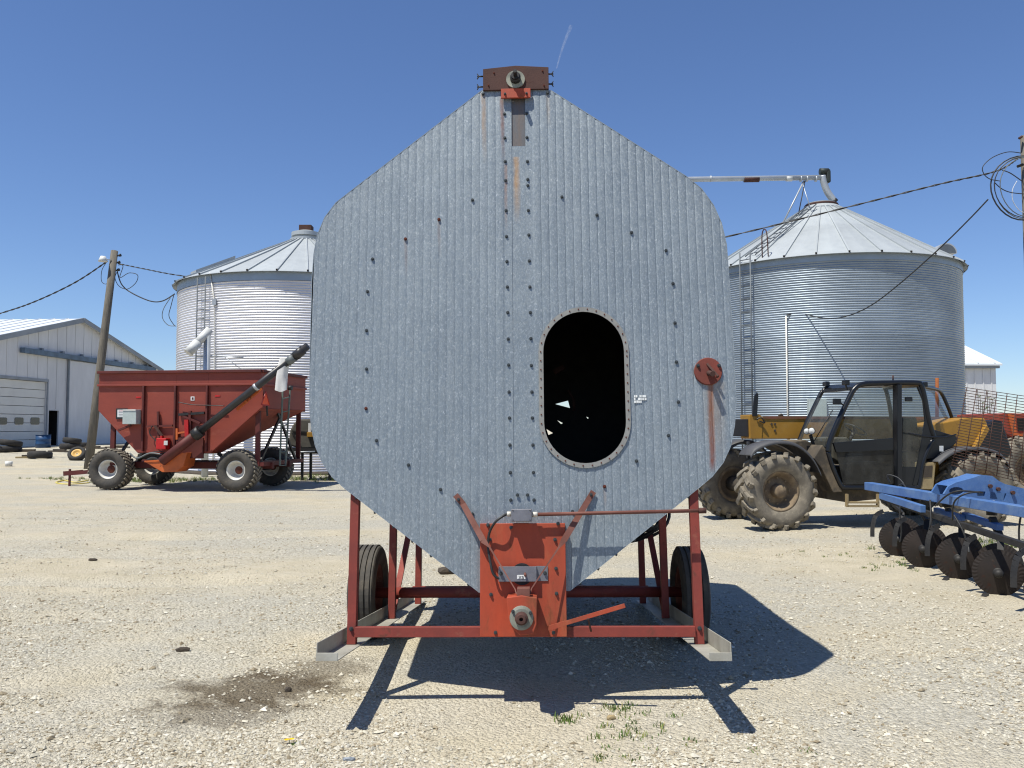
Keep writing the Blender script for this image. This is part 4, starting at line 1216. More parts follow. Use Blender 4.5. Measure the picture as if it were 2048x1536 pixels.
def roof_slab(xa, za, xb, zb_):
    d = Vector((xb - xa, 0, zb_ - za)).normalized(); nn = Vector((-d.z, 0, d.x))
    if nn.z < 0: nn = -nn
    m = MB(); m.prism([(xa, -0.35, za), (xb, -0.35, zb_), (xb + nn.x * 0.1, -0.35, zb_ + nn.z * 0.1), (xa + nn.x * 0.1, -0.35, za + nn.z * 0.1)], (0, 25.5, 0))
    o = m.build('roof_slope', MT['shed_roof'], shed)
    L = ((xb - xa) ** 2 + (zb_ - za) ** 2) ** 0.5
    m = MB(); m.bar(Vector((xa, 0, za)) + nn * 0.12, Vector((xb, 0, zb_)) + nn * 0.12, 0.05, 0.04, (0, 1, 0)); me = m.mesh('seam'); me.materials.append(MT['shed_roof'])
    for k in range(27): inst('roof_seam', me, o, (0, -0.2 + k * 0.95, 0))
    m = MB(); m.bar(Vector((xa, -0.37, za)) + nn * 0.0, Vector((xb, -0.37, zb_)) + nn * 0.0, 0.04, 0.3, nn); m.build('rake_trim', MT['shed_trim'], o)
ov = 0.5
roof_slab(apx.x, apx.z + 0.02, nx_ - ov, ez - ov * (apx.z - ez) / hw_ + 0.02)
roof_slab(apx.x, apx.z + 0.02, fx_ + ov, ez - ov * (apx.z - ez) / hw_ + 0.02)
# overhead door with sections and panes
n_sec = 8
dh = (gdz - base - 0.02) / n_sec
odoor = thing('overhead_door', None, None); odoor.parent = shed
wz_ = S.px(70, 842).z
for k in range(n_sec):
    z0, z1 = base + 0.02 + k * dh, base + 0.02 + (k + 1) * dh - 0.025
    m = MB(); m.box(gd0 + 0.02, gd1 - 0.02, 0.08, 0.13, z0, z1); m.build('door_section', MT['shed_door'], odoor, 0.012)
for (xa, xb) in ((-8, 14), (29, 47), (61, 79)):
    a, b = S.px(xa, 849, 0.07), S.px(xb, 835, 0.07)
    rad = 0.1
    pts = []
    for (cx, cz, a0) in ((b.x - rad, b.z - rad, 0), (a.x + rad, b.z - rad, 90), (a.x + rad, a.z + rad, 180), (b.x - rad, a.z + rad, 270)):
        for t_ in (0, 30, 60, 90): pts.append((cx + rad * math.cos(R(a0 + t_)), 0.075, cz + rad * math.sin(R(a0 + t_))))
    m = MB(); m.prism(pts, (0, -0.02, 0)); m.build('window_pane', MT['window'], odoor)
m = MB(); m.box(gd0, gd1 + 0.12, -0.06, -0.003, gdz + 0.0, gdz + 0.16); m.build('door_header', MT['shed_trim'], shed)
m = MB(); m.box(gd1 + 0.0, gd1 + 0.1, -0.06, -0.003, base, gdz - 0.003); m.build('door_jamb', MT['shed_trim'], shed)
m = MB(); m.box(pd0 - 0.4, pd1 + 0.4, 0.9, 0.95, base, pdz + 0.4); m.build('dark_interior', MT['black_hole'], shed)  # near-black sheet behind the doorway, indoor shade put into its colour
m = MB(); m.box(pd1 - 0.02, pd1 + 0.03, 0.1, 0.85, base + 0.02, pdz - 0.02); m.build('open_door', MT['black_hole'], shed)  # leaf takes the same near-black, doorway shade put into its colour
# sliding door leaf and its track
r0p, r1p = S.px(45, 700, -0.2), S.px(309, 739, -0.2)
m = MB(); m.bar((r0p.x, -0.2, r0p.z), (r1p.x, -0.2, r1p.z), 0.28, 0.30, (0, 0, 1)); trk = m.build('door_track', MT['shed_blue'], shed)
for k in range(7):
    t_ = 0.12 + k * 0.135; p = Vector((r0p.x, -0.2, r0p.z)).lerp(Vector((r1p.x, -0.2, r1p.z)), t_)
    m = MB(); m.box(p.x - 0.08, p.x + 0.08, -0.24, -0.05, p.z + 0.12, p.z + 0.30); m.build('track_bracket', MT['shed_trim'], trk)
lf = S.px(137, 800, -0.12).x
zt_ = S.px(140, 716, -0.12).z
m = MB(); m.box(lf, fx_ - 0.3, -0.16, -0.06, base + 0.06, min(zt_, r1p.z) - 0.15); m.build('sliding_leaf', MT['shed_wall'], shed)
m = MB(); m.box(lf - 0.06, lf, -0.17, -0.04, base + 0.05, zt_ - 0.1); m.build('leaf_edge', MT['shed_trim'], shed)

# low white shed further back
LS = TR(at(330, 860, 84.0) * 1.0); LS.translation.z = 0
ls = thing('low_shed', 'low white roofed shed just showing above the red wagon', 'shed', LS)
zr = at(300, 737, 84).z
m = MB(); m.box(-6, 3.2, 0, 9, 0, zr - 1.4); m.build('wall', MT['shed_wall'], ls)
for s_ in (-1, 1):
    m = MB(); m.prism([(-6.3, 4.5, zr), (-6.3, 4.5 + s_ * 4.9, zr - 1.5), (-6.3, 4.5 + s_ * 4.9, zr - 1.42), (-6.3, 4.5, zr + 0.08)], (9.8, 0, 0)); m.build('roof_slope', MT['shed_roof'], ls)

# white shed on the right
c = at(1995, 860, 45.0)
RM = TR((c.x, 45.0, 0)); RS = Frame(RM)
rs = thing('white_shed', 'tall white metal shed behind the right bin at the right edge', 'shed', RM)
ez2 = RS.px(1990, 731).z
m = MB(); m.box(-14, 0, 0, 12, 0, ez2); m.build('wall', MT['shed_wall'], rs)
m = MB(); m.prism([(-0.003, 0, ez2), (-0.003, 12, ez2), (-0.003, 6, ez2 + 2.2)], (-0.15, 0, 0)); m.build('gable', MT['shed_wall'], rs)
m = MB(); m.box(-0.03, 0.03, -0.02, -0.002, 0, 1); rbm = MB(); rbm.box(-0.03, 0.03, -0.025, -0.002, 0.02, ez2 - 0.2); me = rbm.mesh('siding_rib'); me.materials.append(MT['shed_wall'])
for k in range(30): inst('siding_rib', me, rs, (-0.25 - k * 0.45, 0, 0))
m = MB(); m.box(-14, 0.1, -0.22, -0.03, ez2 - 0.16, ez2 + 0.02); m.build('eave_trim', MT['shed_trim'], rs)
for s_ in (-1, 1):
    m = MB(); m.prism([(0.2, 6, ez2 + 2.3), (0.2, 6 + s_ * 6.3, ez2 - 0.02), (0.2, 6 + s_ * 6.3, ez2 + 0.08), (0.2, 6, ez2 + 2.4)], (-14.4, 0, 0)); rf = m.build('roof_slope', MT['shed_roof'], rs)
    rbm = MB(); rbm.bar((0, 6, ez2 + 2.43), (0, 6 + s_ * 6.3, ez2 + 0.11), 0.05, 0.05); me = rbm.mesh('roof_seam'); me.materials.append(MT['shed_roof'])
    for k in range(16): inst('roof_seam', me, rf, (-0.2 - k * 0.9, 0, 0))

# ------------------------------------------------------------------ scrap along the shed
def zg(x, y): return float(ground_z(x, y))
def ring_tyre(label, c, rad, wid, axis, mat, rimmat=None, group=None):
    t_ = thing('old_tyre', label, 'tyre', Matrix.Translation(c), group)
    m = MB(); hw = wid / 2
    m.lathe([(rad * 0.56, -hw * 0.7), (rad * 0.7, -hw), (rad * 0.9, -hw * 0.95), (rad, -hw * 0.6), (rad, hw * 0.6), (rad * 0.9, hw * 0.95), (rad * 0.7, hw), (rad * 0.56, hw * 0.7), (rad * 0.56, -hw * 0.7)], (0, 0, 0), axis, 28)
    m.build('tyre', mat, t_)
    if rimmat:
        m = MB(); m.lathe([(rad * 0.12, hw * 0.1), (rad * 0.3, hw * 0.05), (rad * 0.4, hw * 0.5), (rad * 0.57, hw * 0.72), (rad * 0.57, -hw * 0.7), (rad * 0.12, -hw * 0.1), (rad * 0.12, hw * 0.1)], (0, 0, 0), axis, 28); m.build('rim', rimmat, t_)
    return t_
p = gp(154, 909, 0.38); k_ = (36.0 / FPX) * p.y
z_ = zg(p.x, p.y)
ring_tyre('old tyre with yellow rim leaning against scrap by the shed', Vector((p.x, p.y, z_ + k_ * 0.33)), k_ * 0.47, 0.26, (0.1, -0.75, 0.65), MT['tyre_dark'], MT['yellow_rim'])
for i, (x, y, r_, lb) in enumerate(((140, 900, 0.5, 'black tyre lying flat behind the tyre with yellow rim'), (163, 897, 0.45, 'black tyre lying flat right of the tyre with yellow rim'), (80, 908, 0.5, 'black tyre lying flat in front of the blue barrel'), (15, 903, 0.62, 'large black tyre lying behind the white bucket'))):
    p = gp(x, y, 0.38); z_ = zg(p.x, p.y)
    ring_tyre(lb, Vector((p.x, p.y, z_ + 0.15)), r_, 0.3, (0, 0.05, 1), MT['tyre_dark'])
    if i in (0, 3):
        ring_tyre('black tyre stacked on top of ' + ('the flat tyre beside the shed door' if i == 0 else 'the large tyre behind the white bucket'), Vector((p.x + 0.1, p.y, z_ + 0.45)), r_ * 0.9, 0.28, (0.1, 0.1, 1), MT['tyre_dark'])
p = gp(86, 897, 0.38); z_ = zg(p.x, p.y); k_ = p.y / FPX
bt = thing('blue_barrel', 'blue plastic barrel standing by the open shed door', 'barrel', Matrix.Translation((p.x, p.y, z_)))
m = MB(); hb = 25 * k_; rb_ = 13.5 * k_
m.lathe([(0, 0), (rb_, 0), (rb_, hb * 0.3), (rb_ * 1.03, hb * 0.33), (rb_, hb * 0.36), (rb_, hb * 0.64), (rb_ * 1.03, hb * 0.67), (rb_, hb * 0.7), (rb_, hb), (rb_ * 0.94, hb), (rb_ * 0.94, hb * 0.2), (0, hb * 0.2)], (0, 0, 0), (0, 0, 1), 28); m.build('barrel_body', MT['barrel'], bt)
m = MB(); m.lathe([(rb_ * 0.93, hb), (rb_ * 1.04, hb), (rb_ * 1.04, hb * 1.03), (rb_ * 0.93, hb * 1.03)], (0, 0, 0), (0, 0, 1), 28); m.build('rim', MT['barrel'], bt)
p = gp(18, 915, 0.38); z_ = zg(p.x, p.y); k_ = p.y / FPX
bt = thing('bucket', 'small white bucket standing at the left edge in front of tyres', 'bucket', Matrix.Translation((p.x, p.y, z_)))
m = MB(); m.lathe([(0, 0), (6 * k_, 0), (7 * k_, 10 * k_), (6.6 * k_, 10 * k_), (5.8 * k_, k_), (0, k_)], (0, 0, 0), (0, 0, 1), 20); m.build('bucket_body', MT['white_paint'], bt)
m = MB(); m.tube([Vector((7 * k_ * math.cos(a), -0.02 - 3 * k_ * math.sin(a), 9.5 * k_ - 3 * k_ * math.sin(a))) for a in np.linspace(0, math.pi, 10)], 0.006, 6); m.build('handle', MT['galv_pipe'], bt)
brd = [(50, 903, 'weathered board lying in scrap between bucket and barrel'), (62, 908, 'pale plank lying in front of the flat tyre by the barrel'), (120, 903, 'dark timber lying between barrel and yellow rimmed tyre'), (186, 899, 'dark scrap beam lying at the foot of the shed right of the tyres'), (235, 897, 'scrap timber lying by the shed beyond the wagon drawbar')]
for i, (x, y, lb) in enumerate(brd):
    p = gp(x, y, 0.38); z_ = zg(p.x, p.y)
    o = thing('scrap_board', lb, 'board', TR((p.x, p.y, z_), rnd.uniform(-0.4, 0.4)), 'scrap lying along the shed')
    m = MB(); L_ = rnd.uniform(0.5, 1.1); m.box(-L_, L_, -0.1, 0.1, 0.0, 0.07); m.build('board', MT['rubble'] if i != 1 else MT['beige'], o, 0.01)
    m = MB(); m.box(-L_ * 0.6, L_ * 0.5, -0.06, 0.09, 0.072, 0.14); m.build('board', MT['rubble'], o, 0.01)

# ------------------------------------------------------------------ poles and wires
PD = 32.5
PB, PT = gp(176, 938), at(229, 502, PD)
PB.z = 0.0
PM = TR(PB); PF = Frame(PM)
pole = thing('utility_pole', 'leaning weathered wooden utility pole in front of the red wagon', 'utility pole', PM, 'wooden utility poles')
pt = PF.loc(PT)
m = MB(); m.tube([Vector((0, 0, -0.1)), pt * 0.35, pt * 0.7, pt], [0.16, 0.152, 0.142, 0.132], 18); m.build('pole_shaft', MT['wood_pole'], pole)
m = MB()
for (x, y, s_) in ((236, 512, 1), (234, 526, 1), (233, 541, 1)):
    m = MB(); a = PF.loc(at(x - 4, y, PD)); b = PF.loc(at(x + 4, y - 1, PD)); m.tube([a, b], 0.03, 8); m.tube([b - Vector((0.03, 0, 0)), b + Vector((0.04, 0, 0.02))], 0.055, 10); m.build('insulator', MT['dark'], pole)
m = MB(); a = PF.loc(at(222, 520, PD - 0.2)); b = PF.loc(at(206, 517, PD - 0.3)); m.tube([a, b], 0.02, 8)
arm = m.build('lamp_arm', MT['galv_pipe'], pole)
m = MB(); m.lathe([(0, 0.09), (0.09, 0.09), (0.13, 0.0), (0.18, -0.12), (0.15, -0.12), (0, -0.05)], b, (0, 0, 1), 16); m.build('lamp_head', MT['white_paint'], arm)
def wire(label, pts, r, mat='wire', name='power_line', n=8, twist=0.0, cat='cable', group=None):
    P = spline(pts, n)
    m = MB()
    if twist:
        # two strands wound round each other
        for s_ in (0, math.pi):
            Q = []
            for i, p in enumerate(P):
                a = s_ + i * 1.3
                Q.append(p + Vector((0, math.cos(a), math.sin(a))) * twist)
            m.tube(Q, r, 5)
    else:
        m.tube(P, r, 5)
    o = m.build(name, MT[mat], None)
    return tag(o, label, cat, group)
RPY = 20.0
wl = []
for (x, y) in ((236, 527), (290, 538), (360, 551), (480, 563), (625, 568), (800, 566), (1000, 553), (1200, 528), (1455, 473), (1700, 413), (1880, 368), (1990, 343), (2035, 318)):
    k = (x - 236) / 1800.0
    wl.append(at(x, y, 1.0 / ((1 - k) / PD + k / RPY)))        # straight in plan between the two poles
wire('long twisted power line spanning from left pole to right pole', wl, 0.013, n=14, twist=0.015, group='overhead wires')
wire('twisted power line dropping from left pole towards the left edge', [at(214, 523, PD), at(150, 565, PD + 0.6), at(70, 603, PD + 1.6), at(0, 627, PD + 3), at(-120, 662, PD + 6), at(-260, 695, PD + 10)], 0.018, n=14, twist=0.02, group='overhead wires')
eB = cylhit(352, 588, CL, BR + 0.05)
eB = at(349, 588, CL.y - 1.5)
wire('slack black cable from left pole to the eave of the left bin', [at(234, 541, PD), at(243, 568, PD), at(262, 585, PD), at(300, 602, PD - 0.6), at(325, 602, PD - 1), at(349, 588, CL.y - 1.6)], 0.024, group='overhead wires')
wire('loose cable loops hanging from the left utility pole', [at(236, 530, PD - 0.1), at(246, 532, PD - 0.1), at(240, 555, PD - 0.1), at(258, 546, PD - 0.1), at(275, 550, PD - 0.1), at(272, 565, PD - 0.1), at(255, 578, PD - 0.1), at(238, 572, PD - 0.1), at(230, 555, PD - 0.1), at(236, 541, PD - 0.1)], 0.014, mat='wire', n=8, name='cable_loop')
wire('thin cable drooping on the left side of the left utility pole', [at(214, 523, PD - 0.1), at(204, 540, PD - 0.1), at(203, 562, PD - 0.1), at(212, 568, PD - 0.1), at(219, 560, PD - 0.1)], 0.012, name='cable_loop')
for i, (pts, lb) in enumerate((((( 348, 589), (342, 612), (338, 632), (348, 650), (352, 652)), 'black cable loop hanging beside the eave of the left bin'),
                               (((341, 595), (327, 618), (325, 636), (336, 650), (351, 652)), 'outer grey cable loop hanging beside the left bin wall'))):
    wire(lb, [at(x, y, CL.y - 1.7) for x, y in pts], 0.014, mat=('wire', 'wire_grey')[i], name='cable_loop')
# right pole with coiled cable
RB, RT = at(2075, 960, RPY), at(2049, 272, RPY)
RB.z = 0.0
RPM = TR(RB); RPF = Frame(RPM)
rpole = thing('utility_pole', 'weathered wooden utility pole at the right edge with a coil of cable', 'utility pole', RPM, 'wooden utility poles')
pt = RPF.loc(RT)
m = MB(); m.tube([Vector((0, 0, -0.1)), pt * 0.5, pt], [0.15, 0.12, 0.095], 18); m.build('pole_shaft', MT['wood_pole'], rpole)
m = MB(); a = RPF.loc(at(2035, 333, RPY - 0.1)); b = RPF.loc(at(2046, 329, RPY - 0.1)); m.tube([a, b], 0.035, 10); m.build('insulator', MT['dark'], rpole)
m = MB(); a = RPF.loc(at(2038, 277, RPY - 0.1)); b = RPF.loc(at(2044, 273, RPY - 0.1)); m.tube([a, b], 0.03, 8); m.build('pole_bracket', MT['rust'], rpole)
cc, rc = at(2046, 376, RPY - 0.14), 65 / FPX * RPY
def coil(k, rx, rz, cx=0.0, cz=0.0, y=0.0, a0=0.0, a1=2 * math.pi, r=0.012, mat='wire', lb=None):
    pts = [Vector((cc.x + cx + rx * rc * math.cos(a), cc.y + y + 0.02 * math.sin(3 * a), cc.z + cz + rz * rc * math.sin(a))) for a in np.linspace(a0, a1, 30)]
    return tag(MB().tube(pts, r, 6).build('cable_coil', MT[mat], None), lb, 'cable', 'cable coil on the right pole')
for k, (rx, rz, cx, mat_, lb) in enumerate(((1.0, 1.0, 0.0, 'wire', 'thick black outer ring of the cable coil on the right pole'), (0.93, 0.97, 0.02, 'wire_grey', 'grey ring inside the outer cable coil on the right pole'),
                                       (0.96, 0.94, 0.02, 'wire', 'black ring second from outside in the cable coil on the right pole'), (0.84, 0.92, 0.05, 'wire_grey', 'innermost grey ring of the cable coil on the right pole'))):
    coil(k, rx, rz, cx, 0.0, -0.03 * k, r=0.017 if k == 0 else 0.011, mat=mat_, lb=lb)
wire('black loop of cable rising above the coil on the right pole', [at(2042, 306, RPY - 0.15), at(2015, 304, RPY - 0.15), at(1985, 315, RPY - 0.15), at(1966, 333, RPY - 0.15), at(1968, 348, RPY - 0.15), at(1980, 358, RPY - 0.15), at(2000, 362, RPY - 0.15)], 0.011, name='cable_loop')
wire('cable end hanging inside the coil on the right pole', [at(2004, 340, RPY - 0.15), at(2020, 346, RPY - 0.15), at(2038, 358, RPY - 0.15), at(2046, 364, RPY - 0.15)], 0.013, name='cable_loop')
wire('thin white cable curving inside the coil on the right pole', [at(2034, 362, RPY - 0.15), at(2025, 380, RPY - 0.15), at(2026, 402, RPY - 0.15), at(2038, 420, RPY - 0.15), at(2048, 425, RPY - 0.15)], 0.009, mat='wire_white', name='cable_loop')
wire('cable crossing the coil to the right utility pole', [at(1990, 366, RPY - 0.15), at(2004, 378, RPY - 0.15), at(2022, 385, RPY - 0.15), at(2048, 388, RPY - 0.15)], 0.012, name='cable_loop')
c0_ = FR.M @ Vector((0, 0, 0))
cw = cylhit(1573, 630, CR, BR + 0.08)
wire('black cable hanging from the coil to the conduit on the right bin', [at(1976, 399, RPY - 0.1), at(1940, 437, 20.6), at(1880, 496, 21.6), at(1800, 567, 23.2), at(1740, 612, 24.5), at(1690, 633, 25.3), at(1645, 636, 26.2), at(1602, 627, 27.0), cw], 0.018, group='overhead wires')

# contrail high above the right shoulder of the dryer
def vapour():
    t = NT('ice vapour')
    n = t.noise(t.coord((1, 1, 1)), 0.02, 5, 0.7)
    lw = t.n('LayerWeight'); lw.inputs[0].default_value = 0.5
    edge = t.math('SUBTRACT', 1.0, lw.outputs['Facing'])
    tr = t.n('BsdfTransparent'); df = t.n('BsdfDiffuse'); df.inputs[0].default_value = (0.9, 0.9, 0.9, 1)
    mx = t.n('MixShader')
    t.l(t.math('MULTIPLY', t.math('POWER', edge, 2.0), t.ramp(n, 0.35, 0.7, 0.02, 0.16)), mx.inputs[0]); t.l(tr.outputs[0], mx.inputs[1]); t.l(df.outputs[0], mx.inputs[2])
    t.l(mx.outputs[0], t.t.nodes['Material Output'].inputs['Surface'])
    return t.m
m = MB(); m.tube(spline([at(1113, 137, 4200), at(1120, 112, 4200), at(1130, 82, 4200), at(1142, 52, 4200)], 8), [3 + 0.35 * i for i in range(25)], 16, cap=False)
tag(m.build('contrail', vapour(), None), 'faint white contrail in the blue sky above the dryer', 'contrail', kind='stuff')
# ------------------------------------------------------------------ red gravity wagon
w0 = at(521, 860, 20.4); w0.z = 0
WM = TR(w0, R(-8.5)); W = Frame(WM)
wag = thing('gravity_wagon', 'faded red gravity grain wagon with black unloading auger and white rimmed wheels', 'wagon', WM)
def z2(zx, zy): return 150 + zx / 4.016, 660 + zy / 4.016
def wp(zx, zy, v=0.0): return W.px(*z2(zx, zy), v)
WID = 2.75
TL, TRr = wp(195, 345), wp(1490, 315)
zt = 0.5 * (TL.z + TRr.z)
xl, xr = TL.x, 0.0
zb1 = wp(1490, 625).z; zb1l = wp(190, 645).z
B2 = wp(1085, 985); B1 = wp(500, 985)
zb = 0.5 * (B1.z + B2.z)
xbl, xbr = B1.x, B2.x
def poly(name, pts, mat, par, th, bev=0.0):
    m = MB(); m.prism(pts, th); return m.build(name, mat, par, bev)
T = 0.02
# near side sheet as separate panels between the stiffeners
ribx = [wp(555, 700).x, wp(810, 700).x, wp(1065, 700).x]
def lower(x):
    if x < xbl: return zb1l + (zb - zb1l) * (x - xl) / (xbl - xl)
    if x > xbr: return zb + (zb1 - zb) * (x - xbr) / (xr - xbr)
    return zb
cuts = [xl] + ribx + [xr]
for a, b in zip(cuts, cuts[1:]):
    low = [(a, lower(a))] + [(x, lower(x)) for x in (xbl, xbr) if a < x < b] + [(b, lower(b))]
    pts = [(a + 0.002, 0, zt)] + [(x, 0, z) for x, z in low] + [(b - 0.002, 0, zt)]
    poly('side_panel', pts, MT['wagon'], wag, (0, T, 0))
poly('far_side', [(xl, WID, zt), (xl, WID, zb1l), (xr, WID, zb1l), (xr, WID, zt)], MT['wagon'], wag, (0, T, 0))
poly('end_wall', [(xr, T, zt), (xr, T, zb1), (xr, WID, zb1), (xr, WID, zt)], MT['wagon'], wag, (-T, 0, 0))
poly('end_wall', [(xl, T, zt), (xl, T, zb1l), (xl, WID, zb1l), (xl, WID, zt)], MT['wagon'], wag, (T, 0, 0))
yb = 0.55
def quadplate(name, a, b, c, d, mat):
    m = MB(); a, b, c, d = [Vector(p) for p in (a, b, c, d)]
    n = (b - a).cross(d - a).normalized() * 0.012
    m.add([a, b, c, d, a + n, b + n, c + n, d + n], [(0, 1, 2, 3), (7, 6, 5, 4), (0, 4, 5, 1), (1, 5, 6, 2), (2, 6, 7, 3), (3, 7, 4, 0)])
    return m.build(name, mat, wag)
quadplate('slope_sheet', (xr, T, zb1), (xbr, T, zb), (xbr, yb, zb), (xr, WID, zb1), MT['wagon'])
quadplate('slope_sheet', (xl, T, zb1l), (xl, WID, zb1l), (xbl, yb, zb), (xbl, T, zb), MT['wagon'])
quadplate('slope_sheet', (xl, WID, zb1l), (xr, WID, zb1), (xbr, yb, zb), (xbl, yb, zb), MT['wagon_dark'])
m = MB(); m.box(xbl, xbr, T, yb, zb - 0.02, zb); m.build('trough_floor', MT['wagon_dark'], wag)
# top band (extension board) and rails, stiffeners
zband = wp(800, 438).z
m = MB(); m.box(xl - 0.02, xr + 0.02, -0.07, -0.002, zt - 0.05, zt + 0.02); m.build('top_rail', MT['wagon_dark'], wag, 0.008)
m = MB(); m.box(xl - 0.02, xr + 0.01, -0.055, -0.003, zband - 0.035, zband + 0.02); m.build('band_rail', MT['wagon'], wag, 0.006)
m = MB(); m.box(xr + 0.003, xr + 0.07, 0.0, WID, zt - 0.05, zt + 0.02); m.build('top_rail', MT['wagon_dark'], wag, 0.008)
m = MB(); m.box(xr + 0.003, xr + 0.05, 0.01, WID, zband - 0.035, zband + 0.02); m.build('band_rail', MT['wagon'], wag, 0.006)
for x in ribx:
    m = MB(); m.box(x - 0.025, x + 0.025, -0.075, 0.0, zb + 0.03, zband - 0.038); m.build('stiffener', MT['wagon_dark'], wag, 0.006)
m = MB(); m.box(xr + 0.004, xr + 0.05, -0.01, 0.06, zb1, zband - 0.04); m.build('corner_post', MT['wagon'], wag, 0.006)
# small things on the side
def face_box(name, za, zb_, depth, mat, par=None, v=0.0, bev=0.004):
    a, b = wp(*za, v=v), wp(*zb_, v=v)
    m = MB(); m.box(min(a.x, b.x), max(a.x, b.x), v - depth, v, min(a.z, b.z), max(a.z, b.z)); return m.build(name, mat, par or wag, bev)
sg = face_box('sign_board', (333, 630), (422, 715), 0.02, MT['dark'], v=-0.005)
face_box('sign_face', (342, 640), (416, 700), 0.004, MT['foam_label'], sg, v=-0.026, bev=0)
for k in range(4): face_box('sign_line', (350, 648 + 13 * k), (402 - 9 * (k % 2), 652 + 13 * k), 0.002, MT['red_bright'] if k == 0 else MT['shed_trim'], sg, v=-0.031, bev=0)
face_box('control_box', (425, 648), (531, 757), 0.22, MT['grey_box'], v=-0.006, bev=0.012)
face_box('control_box_lid', (428, 640), (531, 650), 0.235, MT['white_paint'], v=-0.006, bev=0.004)
face_box('reflector', (490, 535), (530, 548), 0.006, MT['red_bright'], v=-0.003); face_box('reflector', (1125, 523), (1167, 537), 0.006, MT['red_bright'], v=-0.003)
tg = face_box('tag', (930, 535), (960, 567), 0.006, MT['foam_label'], v=-0.003)
face_box('tag_mark', (938, 541), (952, 560), 0.002, MT['wagon_dark'], tg, v=-0.010, bev=0)
jk = face_box('hydraulic_jack', (690, 868), (768, 958), 0.22, MT['red_bright'], v=-0.01, bev=0.02)
face_box('jack_plate', (715, 890), (745, 925), 0.01, MT['white_paint'], jk, v=-0.232); face_box('jack_top', (700, 850), (716, 868), 0.1, MT['red_bright'], jk, v=-0.05)
def side_bar(name, za, zb_, w, mat, v=-0.05, par=None):
    m = MB(); m.bar(wp(*za, v=v), wp(*zb_, v=v), w, w); return m.build(name, mat, par or wag)
side_bar('bracket_bar', (575, 775), (785, 768), 0.05, MT['wagon_dark']); side_bar('bracket_bar', (668, 655), (672, 850), 0.05, MT['wagon_dark'])
side_bar('bracket_bar', (835, 680), (1040, 665), 0.06, MT['dark']); side_bar('bracket_bar', (925, 650), (925, 860), 0.06, MT['wagon_dark']); side_bar('bracket_bar', (870, 690), (1005, 750), 0.05, MT['wagon_dark'])
side_bar('door_crank', (640, 770), (700, 850), 0.05, MT['rust'], -0.1); side_bar('door_frame', (820, 790), (820, 880), 0.05, MT['orange'], -0.06); side_bar('door_frame', (820, 830), (905, 815), 0.04, MT['orange'], -0.06)
side_bar('door_chute', (900, 720), (905, 870), 0.10, MT['red_bright'], -0.08)
face_box('trough_door', (820, 865), (1035, 1030), 0.05, MT['wagon_dark'], v=-0.02)
for i, pts in enumerate((((620, 770), (600, 830), (650, 890), (690, 915)), ((830, 580), (940, 600), (1060, 605), (1200, 610)), ((440, 990), (500, 1030), (600, 990), (700, 1000)), ((600, 985), (680, 975), (760, 1000), (700, 1030)))):
    m = MB(); m.tube(spline([wp(*p, v=-0.09) for p in pts], 6), 0.012 if i != 2 else 0.022, 6); m.build('hydraulic_hose', MT['hose'] if i != 2 else MT['wire_grey'], wag)
m = MB(); m.bar(wp(350, 805, -0.1), wp(450, 765, -0.1), 0.05, 0.05); m.build('control_arm', MT['wagon_dark'], wag)
# orange discharge hopper under the side
m = MB(); o_ = [wp(*p, v=-0.28) for p in ((560, 1058), (620, 1050), (760, 1045), (860, 985), (900, 985), (870, 1095), (810, 1140), (700, 1142), (625, 1098))]
m.prism(o_, (0, 0.5, 0)); hop = m.build('discharge_hopper', MT['orange'], wag, 0.01)
m = MB(); m.bar(wp(560, 1056, -0.285), wp(770, 1042, -0.285), 0.03, 0.04); m.build('hopper_lip', MT['orange'], hop)
# auger
vA = -0.32
A0, A1, A2, A3 = wp(700, 1055, vA), wp(985, 830, vA), wp(1330, 560, vA), wp(1870, 128, vA)
m = MB(); m.tube([A0, A1], 0.115, 20); m.build('auger_base', MT['wagon_dark'], wag)
m = MB(); m.tube([wp(960, 850, vA), A3], 0.088, 20); ag = m.build('auger_tube', MT['auger_black'], wag)
dA = (A3 - A0).normalized()
def band(zx, zy, L_, r_, mat, nm='clamp'):
    c = wp(zx, zy, vA); m = MB(); m.tube([c - dA * L_, c + dA * L_], r_, 20); m.build(nm, mat, ag)
band(985, 828, 0.10, 0.15, MT['dark'], 'pivot_joint'); band(1455, 458, 0.035, 0.096, MT['galv_pipe']); band(1735, 238, 0.10, 0.105, MT['wire_grey']); band(1800, 185, 0.13, 0.115, MT['auger_black'], 'head_sleeve'); band(1858, 138, 0.05, 0.06, MT['dark'], 'head_motor')
m = MB(); m.bar(wp(1300, 640, -0.2), wp(1480, 485, -0.2), 0.05, 0.06); m.bar(wp(1335, 530, -0.25), wp(1385, 585, -0.25), 0.04, 0.05); m.build('auger_rest', MT['orange'], wag)
m = MB(); m.bar(wp(1400, 560, -0.24), wp(1500, 470, -0.1), 0.06, 0.05); m.build('auger_strut', MT['orange'], wag)
# limp white sleeve at the discharge end
def sleeve():
    top = wp(1688, 222, vA); rows, cols = 14, 18
    P = np.zeros((rows, cols, 3))
    for i in range(rows):
        t_ = i / (rows - 1)
        c = Vector((top.x, vA, top.z)).lerp(wp(1645, 488, vA), t_)
        rw = 0.16 - 0.01 * t_
        for j in range(cols):
            a = 2 * math.pi * j / cols
            k_ = 1 + 0.28 * math.sin(3 * a + 2 * t_) * t_ + 0.12 * math.sin(5 * a)
            P[i, j] = (c.x + rw * k_ * math.cos(a) * 0.85 - 0.03 * math.sin(4 * t_), c.y + rw * k_ * math.sin(a) * 0.5, c.z + 0.03 * math.sin(2 * a + 1) * t_)
    return grid_mesh('spout_sleeve', P, MT['white_cloth'], ag, closed=True)
sleeve()
